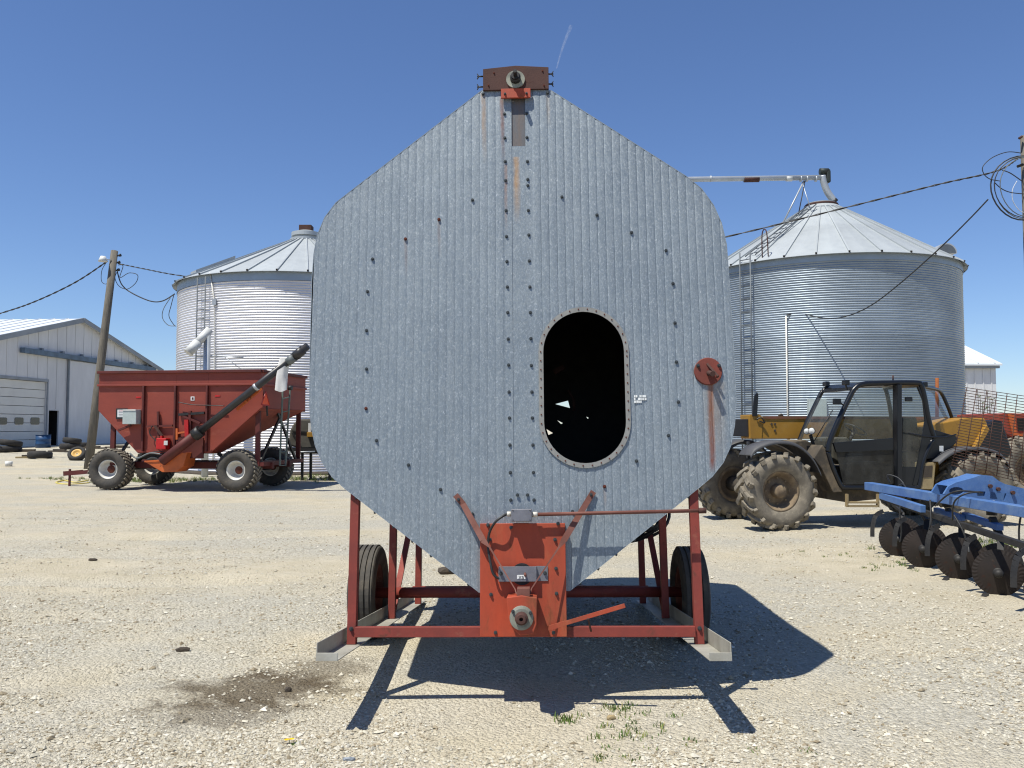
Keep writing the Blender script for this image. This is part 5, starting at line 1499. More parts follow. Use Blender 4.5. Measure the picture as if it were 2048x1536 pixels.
# slow vehicle triangle on the end wall, ladder, lamps
Er = Matrix(((0, -1, 0), (1, 0, 0), (0, 0, 1)))
WE = Frame(TR(w0, R(-8.5)) @ Matrix.Translation((0.012, 0, 0)) @ Matrix.Rotation(R(90), 4, 'Z'))   # end wall: local y = 0 is the wall
def ep(zx, zy, v=0.0):
    q = WE.px(*z2(zx, zy), v); return W.loc(WE.M @ q)
tri = [ep(1530, 495, -0.06), ep(1494, 600, -0.06), ep(1562, 608, -0.06)]
m = MB(); m.prism(tri, (0.01, 0, 0)); sm = m.build('slow_vehicle_triangle', MT['smv'], wag)
c_ = (tri[0] + tri[1] + tri[2]) / 3
m = MB()
for a, b in zip(tri, tri[1:] + tri[:1]): m.bar(a + Vector((0.012, 0, 0)), b + Vector((0.012, 0, 0)), 0.012, 0.03)
m.build('triangle_border', MT['smv_red'], sm)
m = MB(); m.bar(ep(1540, 600, -0.05), ep(1545, 690, -0.05), 0.04, 0.02); m.build('triangle_post', MT['dark'], sm)
lad3 = thing('end_ladder', None, None); lad3.parent = wag
for (xa, ya, xb, yb_) in ((1668, 480, 1645, 1090), (1728, 462, 1690, 1092)):
    m = MB(); m.bar(ep(xa, ya, -0.25), ep(xb, yb_, -0.25), 0.035, 0.035, (1, 0, 0)); m.build('rail', MT['ladder_green'], lad3)
for k in range(6):
    t_ = (0.12 + 0.175 * k)
    m = MB(); m.tube([ep(1668 + (1645 - 1668) * t_, 480 + 610 * t_, -0.25), ep(1728 + (1690 - 1728) * t_, 462 + 630 * t_, -0.25)], 0.015, 6); m.build('rung', MT['ladder_green'], lad3)
m = MB(); m.bar(ep(1698, 470, -0.25), ep(1698, 470, 0.0), 0.03, 0.03); m.build('ladder_hook', MT['ladder_green'], lad3)
m = MB(); q = ep(1715, 465, -0.28); m.tube([q, q + Vector((0.1, 0, 0))], 0.06, 12); m.build('end_lamp', MT['dark'], wag)
# running gear
zf = 0.62
WR = 0.52
cF, cRr = wp(250, 1118, -0.1), wp(1285, 1112, -0.1)
xf, xrw = cF.x, cRr.x
trk_ = 1.95
for y in (0.55, 1.6):
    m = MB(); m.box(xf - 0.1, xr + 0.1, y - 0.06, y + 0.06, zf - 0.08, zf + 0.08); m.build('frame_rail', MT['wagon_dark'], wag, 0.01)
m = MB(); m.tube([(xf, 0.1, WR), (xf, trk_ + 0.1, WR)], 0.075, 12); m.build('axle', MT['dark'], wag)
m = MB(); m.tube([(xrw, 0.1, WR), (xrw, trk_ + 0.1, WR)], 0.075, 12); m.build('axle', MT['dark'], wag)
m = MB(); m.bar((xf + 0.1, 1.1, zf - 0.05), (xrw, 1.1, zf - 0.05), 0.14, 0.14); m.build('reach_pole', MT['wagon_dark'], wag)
def flot_wheel(x, y, steer=0.0):
    w = thing('wheel', None, None); w.parent = wag; w.location = (x, y, WR); w.rotation_euler = (0, 0, steer)
    m = MB(); hw = 0.23; r = WR
    m.lathe([(r * 0.46, -hw * 0.72), (r * 0.55, -hw * 0.95), (r * 0.72, -hw * 1.05), (r * 0.88, -hw * 0.98), (r * 0.965, -hw * 0.72), (r * 0.985, -hw * 0.3), (r * 0.99, 0),
             (r * 0.985, hw * 0.3), (r * 0.965, hw * 0.72), (r * 0.88, hw * 0.98), (r * 0.72, hw * 1.05), (r * 0.55, hw * 0.95), (r * 0.46, hw * 0.72)], (0, 0, 0), (0, 1, 0), 56)
    ty = m.build('tyre', MT['tyre'], w)
    m = MB(); nb = 30
    for k in range(nb):
        for s_ in (-1, 1):
            pts = []
            for t_ in (0, 0.5, 1):
                a = 2 * math.pi * (k + (0.5 if s_ > 0 else 0)) / nb + s_ * 0.0 + t_ * 0.19
                rr_ = r * (0.985 if t_ < 0.6 else 0.958); yy = s_ * hw * (0.05 + 0.85 * t_)
                pts.append(Vector((rr_ * math.cos(a), yy, rr_ * math.sin(a))))
            for p, q in zip(pts, pts[1:]): m.bar(p, q, 0.055, 0.025, ((p + q) / 2 * Vector((1, 0, 1))))
    o = m.build('tread', MT['tyre_mud'], ty); o['kind'] = 'stuff'
    m = MB(); m.lathe([(0, -0.02), (r * 0.15, -0.02), (r * 0.30, 0.02), (r * 0.36, -hw * 0.3), (r * 0.42, -hw * 0.7), (r * 0.47, -hw * 0.80), (r * 0.475, -hw * 0.70), (r * 0.475, hw * 0.7), (r * 0.42, hw * 0.7), (0, hw * 0.4)], (0, 0, 0), (0, 1, 0), 40)
    rim_ = m.build('rim', MT['rim_white'], w)
    m = MB(); m.lathe([(0, -0.12), (0.05, -0.12), (0.07, -0.06), (0.10, -0.02)], (0, 0, 0), (0, 1, 0), 18); m.build('hub', MT['rim_rust'], rim_)
    return w
flot_wheel(xf, 0.12, R(6)); flot_wheel(xrw, 0.12); flot_wheel(xf, 0.12 + trk_, R(6)); flot_wheel(xrw, 0.12 + trk_)
# bolsters and braces carrying the box
for (x, zz) in ((xl + 0.35, zb1l), (xr - 0.12, zb1)):
    for y in (0.12, WID - 0.15):
        m = MB(); m.bar((x, y, zf), (x, y, zz + 0.02), 0.12, 0.07, (0, 1, 0)); m.build('support_leg', MT['wagon_dark'], wag, 0.006)
    m = MB(); m.bar((x, 0.05, zz - 0.04), (x, WID - 0.05, zz - 0.04), 0.08, 0.10); m.build('bolster', MT['wagon_dark'], wag, 0.006)
    m = MB(); m.bar((x, 0.2, zf + 0.05), (x, WID * 0.55, zz - 0.1), 0.05, 0.07); m.build('diagonal_brace', MT['dark'], wag)
    m = MB(); m.bar((x, WID - 0.3, zf + 0.05), (x, WID * 0.45, zz - 0.1), 0.05, 0.07); m.build('diagonal_brace', MT['dark'], wag)
m = MB(); m.box(xr - 0.35, xr + 0.05, 0.1, WID - 0.2, zf + 0.0, zf + 0.1); m.build('cross_member', MT['wagon_dark'], wag)
m = MB(); m.bar((xbr + 0.05, 0.3, zb - 0.02), (xbr + 0.35, 0.6, zf), 0.08, 0.08); m.build('diagonal_brace', MT['dark'], wag)
m = MB(); m.bar((xbl - 0.35, 0.6, zf + 0.1), (xbl, 0.3, zb), 0.10, 0.08); m.build('diagonal_brace', MT['dark'], wag)
for y in (0.4, 1.8):
    m = MB(); m.bar((xf - 0.1, 1.1 + (y - 1.1) * 0.5, zf - 0.12), (xf - 1.65, 1.05, 0.36), 0.09, 0.1); m.build('drawbar', MT['wagon_dark'], wag)
tip = W.px(112, 944, 1.05)
m = MB(); m.bar((xf - 1.5, 1.05, 0.38), (xf - 2.0, 1.05, 0.34), 0.12, 0.12); m.bar((xf - 1.85, 1.05, 0.0), (xf - 1.85, 1.05, 0.46), 0.045, 0.045); m.build('drawbar_jack', MT['wagon_dark'], wag)

# yellow hose on the ground by the drawbar
tag(MB().tube(spline([gp(176, 962) + Vector((0, 0, .02)), gp(150, 966) + Vector((0, 0, .02)), gp(128, 962) + Vector((0, 0, .02)), gp(112, 967) + Vector((0, 0, .02)), gp(140, 970) + Vector((0, 0, .02)), gp(178, 967) + Vector((0, 0, .02))], 6), 0.02, 6).build('garden_hose', MT['yellow_hose'], None),
    'pale yellow hose lying on the ground left of the wagon', 'hose')

# ------------------------------------------------------------------ old grey machine between wagon and dryer
g0_ = at(625, 900, 24.3)
GM = TR((g0_.x, 24.3, 0)); G = Frame(GM)
gm = thing('grey_machine', 'weathered grey hooded machine half hidden between red wagon and dryer', 'farm machine', GM)
def gpx(x, y, v=0.0): return G.px(x, y, v)
hood = [gpx(*p) for p in ((575, 890), (580, 860), (588, 845), (600, 838), (640, 838), (680, 850), (680, 895), (600, 898))]
m = MB(); m.prism(hood, (0, 1.1, 0)); hd = m.build('hood', MT['canvas'], gm, 0.05)
m = MB(); m.bar(gpx(584, 862, -0.02), gpx(640, 866, -0.02), 0.02, 0.03); m.build('hood_seam', MT['dark'], hd)
m = MB(); m.bar(gpx(600, 890, -0.02), gpx(585, 866, -0.02), 0.02, 0.05); m.build('hood_seam', MT['dark'], hd)
a, b = gpx(614, 864, -0.1), gpx(690, 874, -0.1)
m = MB(); m.box(a.x, b.x, -0.12, 0.3, b.z, a.z); m.build('yellow_guard', MT['yellow'], gm, 0.01)
a, b = gpx(617, 846, -0.05), gpx(622, 864, -0.05)
m = MB(); m.box(a.x, b.x, -0.08, -0.02, b.z, a.z); m.build('white_bracket', MT['white_paint'], gm)
m = MB(); m.bar(gpx(575, 898), gpx(700, 902), 0.12, 0.1); m.build('base_beam', MT['dark'], gm)
m = MB(); m.bar(gpx(580, 903, 0.9), gpx(700, 905, 0.9), 0.10, 0.1); m.build('base_beam', MT['dark'], gm)
for x in (605, 622, 660):
    m = MB(); p = gpx(x, 898, 0.4); m.bar(p, (p.x, 0.4, 0.0), 0.07, 0.07); m.build('leg', MT['dark'], gm)
m = MB(); m.tube([gpx(578, 905, -0.1), gpx(630, 903, -0.1)], 0.02, 6); m.build('pipe', MT['galv_pipe'], gm)
# ------------------------------------------------------------------ telehandler
t0 = gp(1566, 1063); t0.z = 0
HM = TR(t0, R(9.0)); H = Frame(HM)
tel = thing('telehandler', 'muddy yellow and black telehandler with cab parked in front of the right bin', 'telehandler', HM)
def z3(zx, zy): return 1360 + zx / 2.953, 700 + zy / 2.953
def hp_(zx, zy, v=0.0): return H.px(*z3(zx, zy), v)
TRAD = 0.605
def ag_wheel(parent, loc, r, wid, steer, name='wheel', near=True, mats=None):
    mt = mats or (MT['tyre_mud'], MT['rim_mud'], MT['rim_mud'])
    w = thing(name, None, None); w.parent = parent; w.location = loc; w.rotation_euler = (0, rnd.uniform(0, 1), steer)
    if not near: w.rotation_euler = (0, rnd.uniform(0, 1), steer + math.pi)
    m = MB(); hw = wid / 2; rb_ = r * 0.93
    m.lathe([(r * 0.50, -hw * 0.66), (r * 0.56, -hw * 0.88), (r * 0.70, -hw * 1.0), (r * 0.84, -hw * 0.98), (rb_, -hw * 0.80), (rb_ * 1.015, 0), (rb_, hw * 0.80), (r * 0.84, hw * 0.98), (r * 0.70, hw), (r * 0.56, hw * 0.88), (r * 0.50, hw * 0.66)], (0, 0, 0), (0, 1, 0), 56)
    ty = m.build('tyre', mt[0], w)
    m = MB(); nb = 17
    for k in range(nb):
        for s_ in (-1, 1):
            pts = []
            for t_, rr in ((-0.06, 1.0), (0.45, 1.0), (0.95, 0.985), (1.02, 0.88)):
                a = 2 * math.pi * (k + (0.5 if s_ > 0 else 0)) / nb - (1 - t_) * 0.26
                pts.append((Vector((rr * (r - 0.02) * math.cos(a), s_ * hw * t_, rr * (r - 0.02) * math.sin(a))), a))
            for (p, a), (q, b) in zip(pts, pts[1:]):
                m.bar(p, q, 0.072, 0.055, Vector((math.cos((a + b) / 2), 0, math.sin((a + b) / 2))))
    o = m.build('tread_lugs', mt[0], ty, 0.008); o['kind'] = 'stuff'
    m = MB(); m.lathe([(0, -0.02), (r * 0.30, -0.02), (r * 0.36, 0.02), (r * 0.40, -hw * 0.35), (r * 0.47, -hw * 0.62), (r * 0.52, -hw * 0.74), (r * 0.52, hw * 0.7), (r * 0.42, hw * 0.7), (r * 0.35, 0.06), (0, 0.06)], (0, 0, 0), (0, 1, 0), 44)
    rm = m.build('rim', mt[1], w)
    m = MB(); m.lathe([(0, -0.15), (r * 0.15, -0.15), (r * 0.175, -0.12), (r * 0.18, -0.02)], (0, 0, 0), (0, 1, 0), 28); m.build('hub', mt[2], rm)
    m = MB(); m.tube([(r * 0.33, -0.03, 0), (r * 0.33, -0.05, 0)], 0.014, 6, smooth=False); nut = m.mesh('wheel_nut'); nut.materials.append(mt[2])
    for k in range(8): inst('wheel_nut', nut, rm, (0, 0, 0), (0, k * math.pi / 4, 0))
    return w
xrear = H.px(1962, 985, 0.1).x
V2 = 2.12
ag_wheel(tel, (0, 0.21, TRAD), TRAD, 0.42, R(4)); ag_wheel(tel, (0, V2 - 0.21, TRAD), TRAD, 0.42, R(4), near=False)
ag_wheel(tel, (xrear, 0.21, TRAD), TRAD, 0.42, 0); ag_wheel(tel, (xrear, V2 - 0.21, TRAD), TRAD, 0.42, 0, near=False)
m = MB(); m.tube([(0, 0.3, TRAD), (0, V2 - 0.3, TRAD)], 0.13, 16); m.build('axle', MT['mud_panel'], tel)
m = MB(); m.tube([(xrear, 0.3, TRAD), (xrear, V2 - 0.3, TRAD)], 0.13, 16); m.build('axle', MT['mud_panel'], tel)
m = MB(); m.box(0.12, xrear + 0.4, 0.72, 1.45, 0.5, 0.95); m.build('chassis', MT['mud_panel'], tel, 0.02)
def flat(name, pts, v, th, mat, bev=0.006, par=None, dv=1):
    m = MB(); m.prism([hp_(x, y, v) for x, y in pts], (0, th * dv, 0)); return m.build(name, mat, par or tel, bev)
def pipe(name, pts, v, r, mat, par=None, n=6, sp=True):
    P = [hp_(*p[:2], v=(p[2] if len(p) > 2 else v)) for p in pts]
    m = MB(); m.tube(spline(P, n) if sp else P, r, 12); return m.build(name, mat, par or tel)
VC, VF = 0.16, 1.12
# cab frame, near side and far side
cab = thing('cab', None, None); cab.parent = tel
side = [(872, 600), (885, 540), (925, 440), (1005, 272), (1032, 228), (1075, 203), (1180, 196), (1390, 194), (1424, 212), (1446, 290), (1470, 420), (1500, 520)]
P = [hp_(x, y, VC) for x, y in side]
m = MB(); m.tube(spline(P, 6), 0.042, 12); m.build('cab_pillar_frame', MT['cab_black'], cab)
Pf = [Vector((p.x, VF, p.z)) for p in P]
m = MB(); m.tube(spline(Pf, 6), 0.036, 12); m.build('cab_pillar_frame', MT['cab_black'], cab)
# roof sheet
V, F = [], []
seg = [P[i] for i in range(4, 9)]
R0 = MB()
for p in seg: V += [(p.x, VC, p.z + 0.03), (p.x, VF, p.z + 0.03), (p.x, VC, p.z - 0.02), (p.x, VF, p.z - 0.02)]
for i in range(len(seg) - 1):
    a, b = 4 * i, 4 * (i + 1)
    F += [(a, b, b + 1, a + 1), (a + 2, a + 3, b + 3, b + 2)]
R0.add(V, F); R0.build('roof', MT['cab_black'], cab)
pipe('door_frame', [(872, 600), (900, 690), (935, 770), (958, 806), (1000, 812), (1240, 812), (1390, 812), (1412, 800), (1436, 660), (1490, 530)], VC, 0.036, MT['cab_black'], cab)
m = MB(); m.bar(hp_(1283, 205, VC), hp_(1283, 812, VC), 0.075, 0.14, (0, 1, 0)); m.build('door_post', MT['cab_black'], cab, 0.008)
flat('door_rail', [(905, 548), (1262, 520), (1262, 590), (925, 606)], VC - 0.02, 0.04, MT['cab_black'], par=cab)
flat('door_glass', [(1010, 300), (1060, 226), (1258, 216), (1258, 524), (922, 545)], VC, 0.006, MT['glass'], 0, cab)
flat('rear_side_glass', [(1322, 216), (1405, 216), (1440, 290), (1455, 400), (1395, 690), (1312, 690)], VC, 0.006, MT['glass'], 0, cab)
flat('rear_side_frame', [(1402, 216), (1425, 220), (1462, 380), (1490, 520), (1440, 640), (1400, 800), (1375, 800), (1400, 690), (1448, 420), (1436, 300)], VC - 0.012, 0.03, MT['cab_black'], 0.003, cab)
flat('lower_door_glass', [(925, 606), (1262, 590), (1262, 790), (965, 795)], VC, 0.008, MT['glass_dirty'], 0, cab)
flat('lower_rear_panel', [(1312, 690), (1398, 690), (1385, 806), (1308, 806)], VC, 0.02, MT['cab_black'], 0.003, cab)
# windscreen between the two front pillars
gl = [P[3] + Vector((-.02, 0, 0)), P[1] + Vector((-.03, 0, 0)), Pf[1] + Vector((-.03, 0, 0)), Pf[3] + Vector((-.02, 0, 0))]
m = MB(); m.add(gl + [p + Vector((-0.008, 0, 0)) for p in gl], [(0, 1, 2, 3), (7, 6, 5, 4), (0, 4, 5, 1), (1, 5, 6, 2), (2, 6, 7, 3), (3, 7, 4, 0)]); m.build('windscreen', MT['glass'], cab)
m = MB(); m.bar(P[4], Pf[4], 0.07, 0.05); m.build('windscreen_header', MT['cab_black'], cab)
m = MB(); m.bar(P[0] + Vector((0.02, 0, 0.02)), Pf[0] + Vector((0.02, 0, 0.02)), 0.10, 0.12); m.build('windscreen_sill', MT['cab_black'], cab, 0.01)
m = MB(); a = P[1].lerp(Pf[1], 0.4); b = P[3].lerp(Pf[3], 0.2); m.tube([a + Vector((-.05, 0, 0)), a.lerp(b, 0.7) + Vector((-.05, 0, 0))], 0.008, 6); m.build('wiper', MT['dark'], cab)
# rear sloping guard bar
pipe('rear_guard', [(1425, 215, VC), (1480, 225, 0.5), (1535, 245, 0.9), (1580, 330, 0.95), (1620, 440, 1.0), (1652, 530, 1.0)], VC, 0.03, MT['cab_black'], cab)
m = MB(); ga = [P[8], hp_(1535, 245, VF), hp_(1650, 525, VF), P[11]]
m.add(ga, [(0, 1, 2, 3)]); m.build('rear_glass', MT['glass'], cab, fix=False)
# inside
flat('cab_floor', [(890, 790), (1400, 790), (1400, 806), (900, 806)], VC + 0.05, 0.85, MT['mud_panel'], par=cab)
flat('seat_base', [(1180, 600), (1400, 600), (1400, 660), (1180, 660)], 0.40, 0.5, MT['seat'], 0.03, cab)
flat('seat_back', [(1365, 400), (1400, 395), (1425, 600), (1370, 600)], 0.42, 0.46, MT['seat'], 0.03, cab)
flat('dash', [(900, 520), (990, 515), (1020, 560), (960, 680), (900, 640)], 0.35, 0.7, MT['seat'], 0.02, cab)
m = MB(); c = hp_(1035, 470, 0.62); ax = Vector((0.5, 0, 0.86)).normalized()
e1 = ax.orthogonal().normalized(); e2 = ax.cross(e1)
m.tube([c + (e1 * math.cos(a) + e2 * math.sin(a)) * 0.18 for a in np.linspace(0, 2 * math.pi, 25)[:-1]], 0.014, 8, closed=True); sw = m.build('steering_wheel', MT['dark'], cab)
m = MB(); m.tube([c, c - ax * 0.3], 0.03, 8); m.bar(c - e1 * 0.17, c + e1 * 0.17, 0.03, 0.012); m.build('steering_column', MT['dark'], sw)
# lights, mirror
for (x, y, v, r_) in ((748, 480, 0.55, 0.048), (777, 478, 0.42, 0.052)):
    m = MB(); p = hp_(x, y, v); d = Vector((-0.75, -0.6, 0)).normalized(); m.lathe([(r_ * 0.4, 0.10), (r_ * 0.85, 0.05), (r_, 0.0), (r_ * 1.06, -0.005), (r_ * 1.06, 0.01)], p, -d, 18); hl = m.build('headlight', MT['cab_black'], tel)
    m = MB(); m.lathe([(r_ * 0.96, 0), (r_ * 0.6, 0.012), (0, 0.018)], p + d * 0.002, d, 18); m.build('lens', MT['lamp_glass'], hl)
m = MB(); m.bar(hp_(770, 500, 0.48), hp_(800, 600, 0.48), 0.04, 0.04); m.build('headlight_bracket', MT['cab_black'], tel)
for (x, y, v) in ((862, 205, VF - 0.05), (978, 196, VC + 0.05), (1438, 208, VC + 0.1)):
    p = hp_(x, y, v); m = MB(); m.box(p.x - 0.035, p.x + 0.04, p.y - 0.06, p.y + 0.06, p.z - 0.03, p.z + 0.05); wl_ = m.build('work_light', MT['cab_black'], cab, 0.01)
    m = MB(); m.bar(p - Vector((0, 0, 0.03)), p + Vector((0.03, 0, -0.10)), 0.02, 0.02); m.build('light_stem', MT['cab_black'], wl_)
m = MB(); p = hp_(930, 302, VC - 0.05); m.box(p.x - 0.07, p.x + 0.05, p.y - 0.03, p.y + 0.03, p.z - 0.05, p.z + 0.04); mi = m.build('mirror', MT['cab_black'], cab, 0.01)
m = MB(); m.tube([p, hp_(975, 330, VC)], 0.012, 6); m.build('mirror_arm', MT['cab_black'], mi)
m = MB(); p = hp_(1350, 290, VC - 0.03); m.box(p.x - 0.06, p.x + 0.06, p.y - 0.02, p.y + 0.02, p.z - 0.035, p.z + 0.035); m.build('door_catch', MT['cab_black'], cab, 0.01)
pipe('door_stay', [(1345, 490), (1450, 510), (1560, 515), (1630, 500)], VC - 0.06, 0.014, MT['cab_black'], cab)
m = MB(); p = hp_(1258, 150, 0.6); m.tube([p, hp_(1258, 185, 0.6)], 0.012, 6); m.build('antenna', MT['rust'], cab)
# boom
vb0, vb1 = 1.28, 1.62
bt_ = [hp_(x, y, vb0) for x, y in ((412, 398), (1760, 402), (1800, 430), (1720, 530), (415, 525))]
m = MB(); m.prism(bt_, (0, vb1 - vb0, 0)); boom = m.build('boom', MT['yellow'], tel, 0.012)
m = MB(); m.prism([hp_(x, y, vb0 + 0.04) for x, y in ((60, 412), (410, 408), (410, 512), (60, 500))], (0, 0.26, 0)); m.build('boom_inner', MT['auger_black'], boom, 0.008)
m = MB(); m.prism([hp_(x, y, vb0 - 0.012) for x, y in ((410, 383), (470, 380), (492, 400), (485, 525), (415, 525))], (0, 0.37, 0)); m.build('boom_collar', MT['yellow'], boom, 0.008)
m = MB(); m.prism([hp_(x, y, vb0 - 0.03) for x, y in ((428, 390), (440, 270), (456, 250), (464, 262), (456, 392))], (0, 0.03, 0)); m.build('lever_plate', MT['cab_black'], boom, 0.004)
m = MB(); m.bar(hp_(590, 380, vb0 + 0.05), hp_(604, 402, vb0 + 0.05), 0.05, 0.06); m.build('boom_clip', MT['rubble'], boom)
m = MB(); m.bar(hp_(490, 398, vb0 - 0.004), hp_(1740, 404, vb0 - 0.004), 0.02, 0.045); m.build('boom_wear_strip', MT['mast_brown'], boom)
for (x, y) in ((540, 437), (560, 437), (560, 475)):
    m = MB(); p = hp_(x, y, vb0 - 0.002); m.tube([p, p + Vector((0, -0.012, 0))], 0.02, 8); m.build('boom_bolt', MT['rubble'], boom)
m = MB(); m.tube(spline([hp_(470, 420, vb0 - 0.03), hp_(500, 430, vb0 - 0.05), hp_(480, 400, vb0 - 0.05), hp_(452, 410, vb0 - 0.03)], 6), 0.012, 6); m.build('boom_hose', MT['hose'], boom)
# boom head hanging in front
m = MB(); m.prism([hp_(x, y, vb0 + 0.02) for x, y in ((60, 400), (130, 400), (120, 560), (70, 560))], (0, 0.3, 0)); m.build('boom_head', MT['auger_black'], boom, 0.01)
# rear body
flat('rear_body', [(1490, 440), (1690, 400), (1800, 402), (1818, 440), (1745, 565), (1640, 580), (1500, 520)], 0.62, 0.6, MT['yellow'], 0.02)
flat('lift_ram', [(1812, 440), (1830, 470), (1735, 640), (1712, 625)], 0.55, 0.1, MT['yellow'], 0.01)
flat('engine_cover', [(1740, 600), (1790, 470), (1860, 412), (1905, 418), (1965, 600), (1940, 640), (1760, 625)], 1.25, 0.75, MT['cab_black'], 0.03)
flat('side_cover', [(1445, 455), (1500, 470), (1640, 512), (1636, 545), (1535, 640), (1445, 645), (1470, 540)], VC + 0.04, 0.7, MT['cab_black'], 0.01)
flat('cover_label', [(1533, 566), (1556, 566), (1556, 600), (1533, 598)], VC + 0.035, 0.004, MT['foam_label'], 0)
flat('battery_box', [(1432, 665), (1512, 665), (1497, 824), (1414, 822)], VC - 0.02, 0.5, MT['beige'], 0.01)
flat('battery_recess', [(1444, 685), (1492, 682), (1488, 750), (1438, 755)], VC - 0.026, 0.004, MT['rubble'], 0)
flat('inner_panel', [(1500, 640), (1560, 640), (1700, 590), (1640, 575), (1545, 640), (1500, 820)], 0.5, 0.05, MT['yellow'], 0.004)
flat('mud_guard_panel', [(842, 560), (880, 610), (960, 838), (905, 842), (838, 700), (790, 640)], VC + 0.0, 0.35, MT['mud_panel'], 0.01)
flat('under_body', [(840, 700), (1000, 815), (1480, 822), (1470, 880), (1190, 880), (985, 900), (870, 880)], 0.40, 0.9, MT['mud_panel'], 0.02)
flat('front_body', [(560, 560), (740, 530), (800, 560), (870, 600), (850, 700), (700, 640)], 0.75, 0.6, MT['mud_panel'], 0.02)
for (a, b) in (((985, 850), (985, 925)), ((1168, 850), (1168, 925)), ((985, 922), (1172, 922)), ((985, 900), (1172, 900))):
    m = MB(); m.bar(hp_(*a, v=0.12), hp_(*b, v=0.12), 0.03, 0.05, (0, 1, 0)); m.build('step', MT['beige'], tel)
# fenders
def fender(pts, v0, wdt, mat=None):
    P = spline([hp_(x, y, v0) for x, y in pts], 5)
    A = np.array([[(p.x, v0 + wdt * t_, p.z - (0.05 if t_ in (0, 1) else 0.0)) for p in P] for t_ in (0, 0.06, 0.94, 1)])
    o = grid_mesh('fender', A, mat or MT['plastic'], tel)
    s = o.modifiers.new('solid', 'SOLIDIFY'); s.thickness = 0.014
    return o
fender([(418, 622), (450, 580), (520, 548), (600, 535), (680, 548), (750, 592), (802, 655), (838, 725)], 0.0, 0.46)
fender([(272, 612), (310, 560), (370, 533), (430, 535), (480, 560), (520, 600)], V2 - 0.46, 0.46)
fender([(1530, 660), (1600, 605), (1690, 575), (1800, 575), (1900, 610), (1960, 690)], 0.0, 0.46)
m = MB(); m.bar(hp_(402, 540, 0.5), hp_(402, 640, 0.5), 0.035, 0.035, (0, 1, 0)); m.build('fender_stay', MT['plastic'], tel)
m = MB(); m.tube([hp_(1518, 165, 1.35), hp_(1518, 410, 1.35)], 0.03, 10); ex_ = m.build('exhaust_pipe', paint('orange rust', srgb(150, 84, 34), srgb(110, 60, 30), 6, 0.8), tel)

# ------------------------------------------------------------------ blue disc implement
IM = TR((4.7, 8.3, 0)); I_ = Frame(IM)
imp = thing('disc_implement', 'blue farm implement with a row of dark fluted discs at the right edge', 'farm implement', IM)
def ia(x, y, d): return I_.loc(at(x, y, d))
b0 = ia(1737, 972, 10.9); zbm = b0.z
def ibar(name, p, q, w, h, mat, bev=0.004, par=None):
    m = MB(); m.bar(p, q, w, h); return m.build(name, mat, par or imp, bev)
tb = ibar('toolbar', b0, Vector((0.0, -1.9, zbm)), 0.11, 0.10, MT['blue'], 0.006)
m = MB(); m.box(b0.x - 0.05, b0.x + 0.05, b0.y + 0.001, b0.y + 0.02, zbm - 0.045, zbm + 0.045); m.build('end_cap', MT['dark'], tb)
ibar('lower_arm', ia(1763, 991, 10.5), ia(1846, 1018, 9.2), 0.06, 0.08, MT['blue'])
ibar('lower_arm', ia(1872, 1020, 9.4), ia(1925, 1036, 8.8), 0.06, 0.06, MT['blue'])
ibar('lower_arm', ia(1930, 1030, 8.9), ia(2000, 1055, 8.1), 0.07, 0.06, MT['blue'])
ibar('lower_beam', ia(1763, 996, 10.6), ia(2060, 1095, 7.3), 0.05, 0.06, MT['shank'])
# pierced frame plate behind the toolbar
pd_ = 8.75
def q2(x, y): p = ia(x, y, pd_); return (p.x, p.z)
outer = [q2(*p) for p in ((1888, 988), (1898, 972), (1912, 965), (1945, 956), (1962, 950), (1985, 952), (1998, 962), (2010, 968), (2060, 980), (2060, 1016), (2000, 1014), (1925, 1002))]
el = [q2(1913 + 15 * math.cos(a), 982 + 8 * math.sin(a)) for a in np.linspace(0, 2 * math.pi, 17)[:-1]]
r1 = [q2(*p) for p in ((1953, 982), (1971, 983), (1970, 992), (1955, 992))]
r2 = [q2(*p) for p in ((1981, 984), (2013, 987), (2010, 1001), (1980, 997))]
yp = pd_ - 8.3
m = MB(); m.plate(outer, [el, r1, r2], (0, yp, 0), (1, 0, 0), (0, 0, 1), (0, 0.03, 0)); pl_ = m.build('frame_plate', MT['blue'], imp)
m = MB(); m.plate(outer, [], (0, yp + 0.25, 0), (1, 0, 0), (0, 0, 1), (0, 0.03, 0)); m.build('frame_plate', MT['blue'], imp)
top_ = [Vector((x, yp + 0.031, z)) for x, z in outer[1:8]]
V = []; F = []
for i, p in enumerate(top_): V += [p, p + Vector((0, 0.218, 0))]
for i in range(len(top_) - 1): F.append((2 * i, 2 * i + 2, 2 * i + 3, 2 * i + 1))
m = MB(); m.add(V, F); m.build('frame_top', MT['blue'], imp)
for (x, y) in ((1979, 972), (2024, 985), (1995, 978)):
    p = ia(x, y, pd_); m = MB(); m.tube([Vector((p.x, yp, p.z)), Vector((p.x, yp - 0.03, p.z))], 0.02, 10); m.build('pin', MT['rust'], pl_)
a, b = ia(1975, 1001, pd_ - 0.01), ia(1990, 1010, pd_ - 0.01)
m = MB(); m.box(a.x, b.x, yp - 0.004, yp - 0.001, b.z, a.z); m.build('label', MT['foam_label'], pl_)
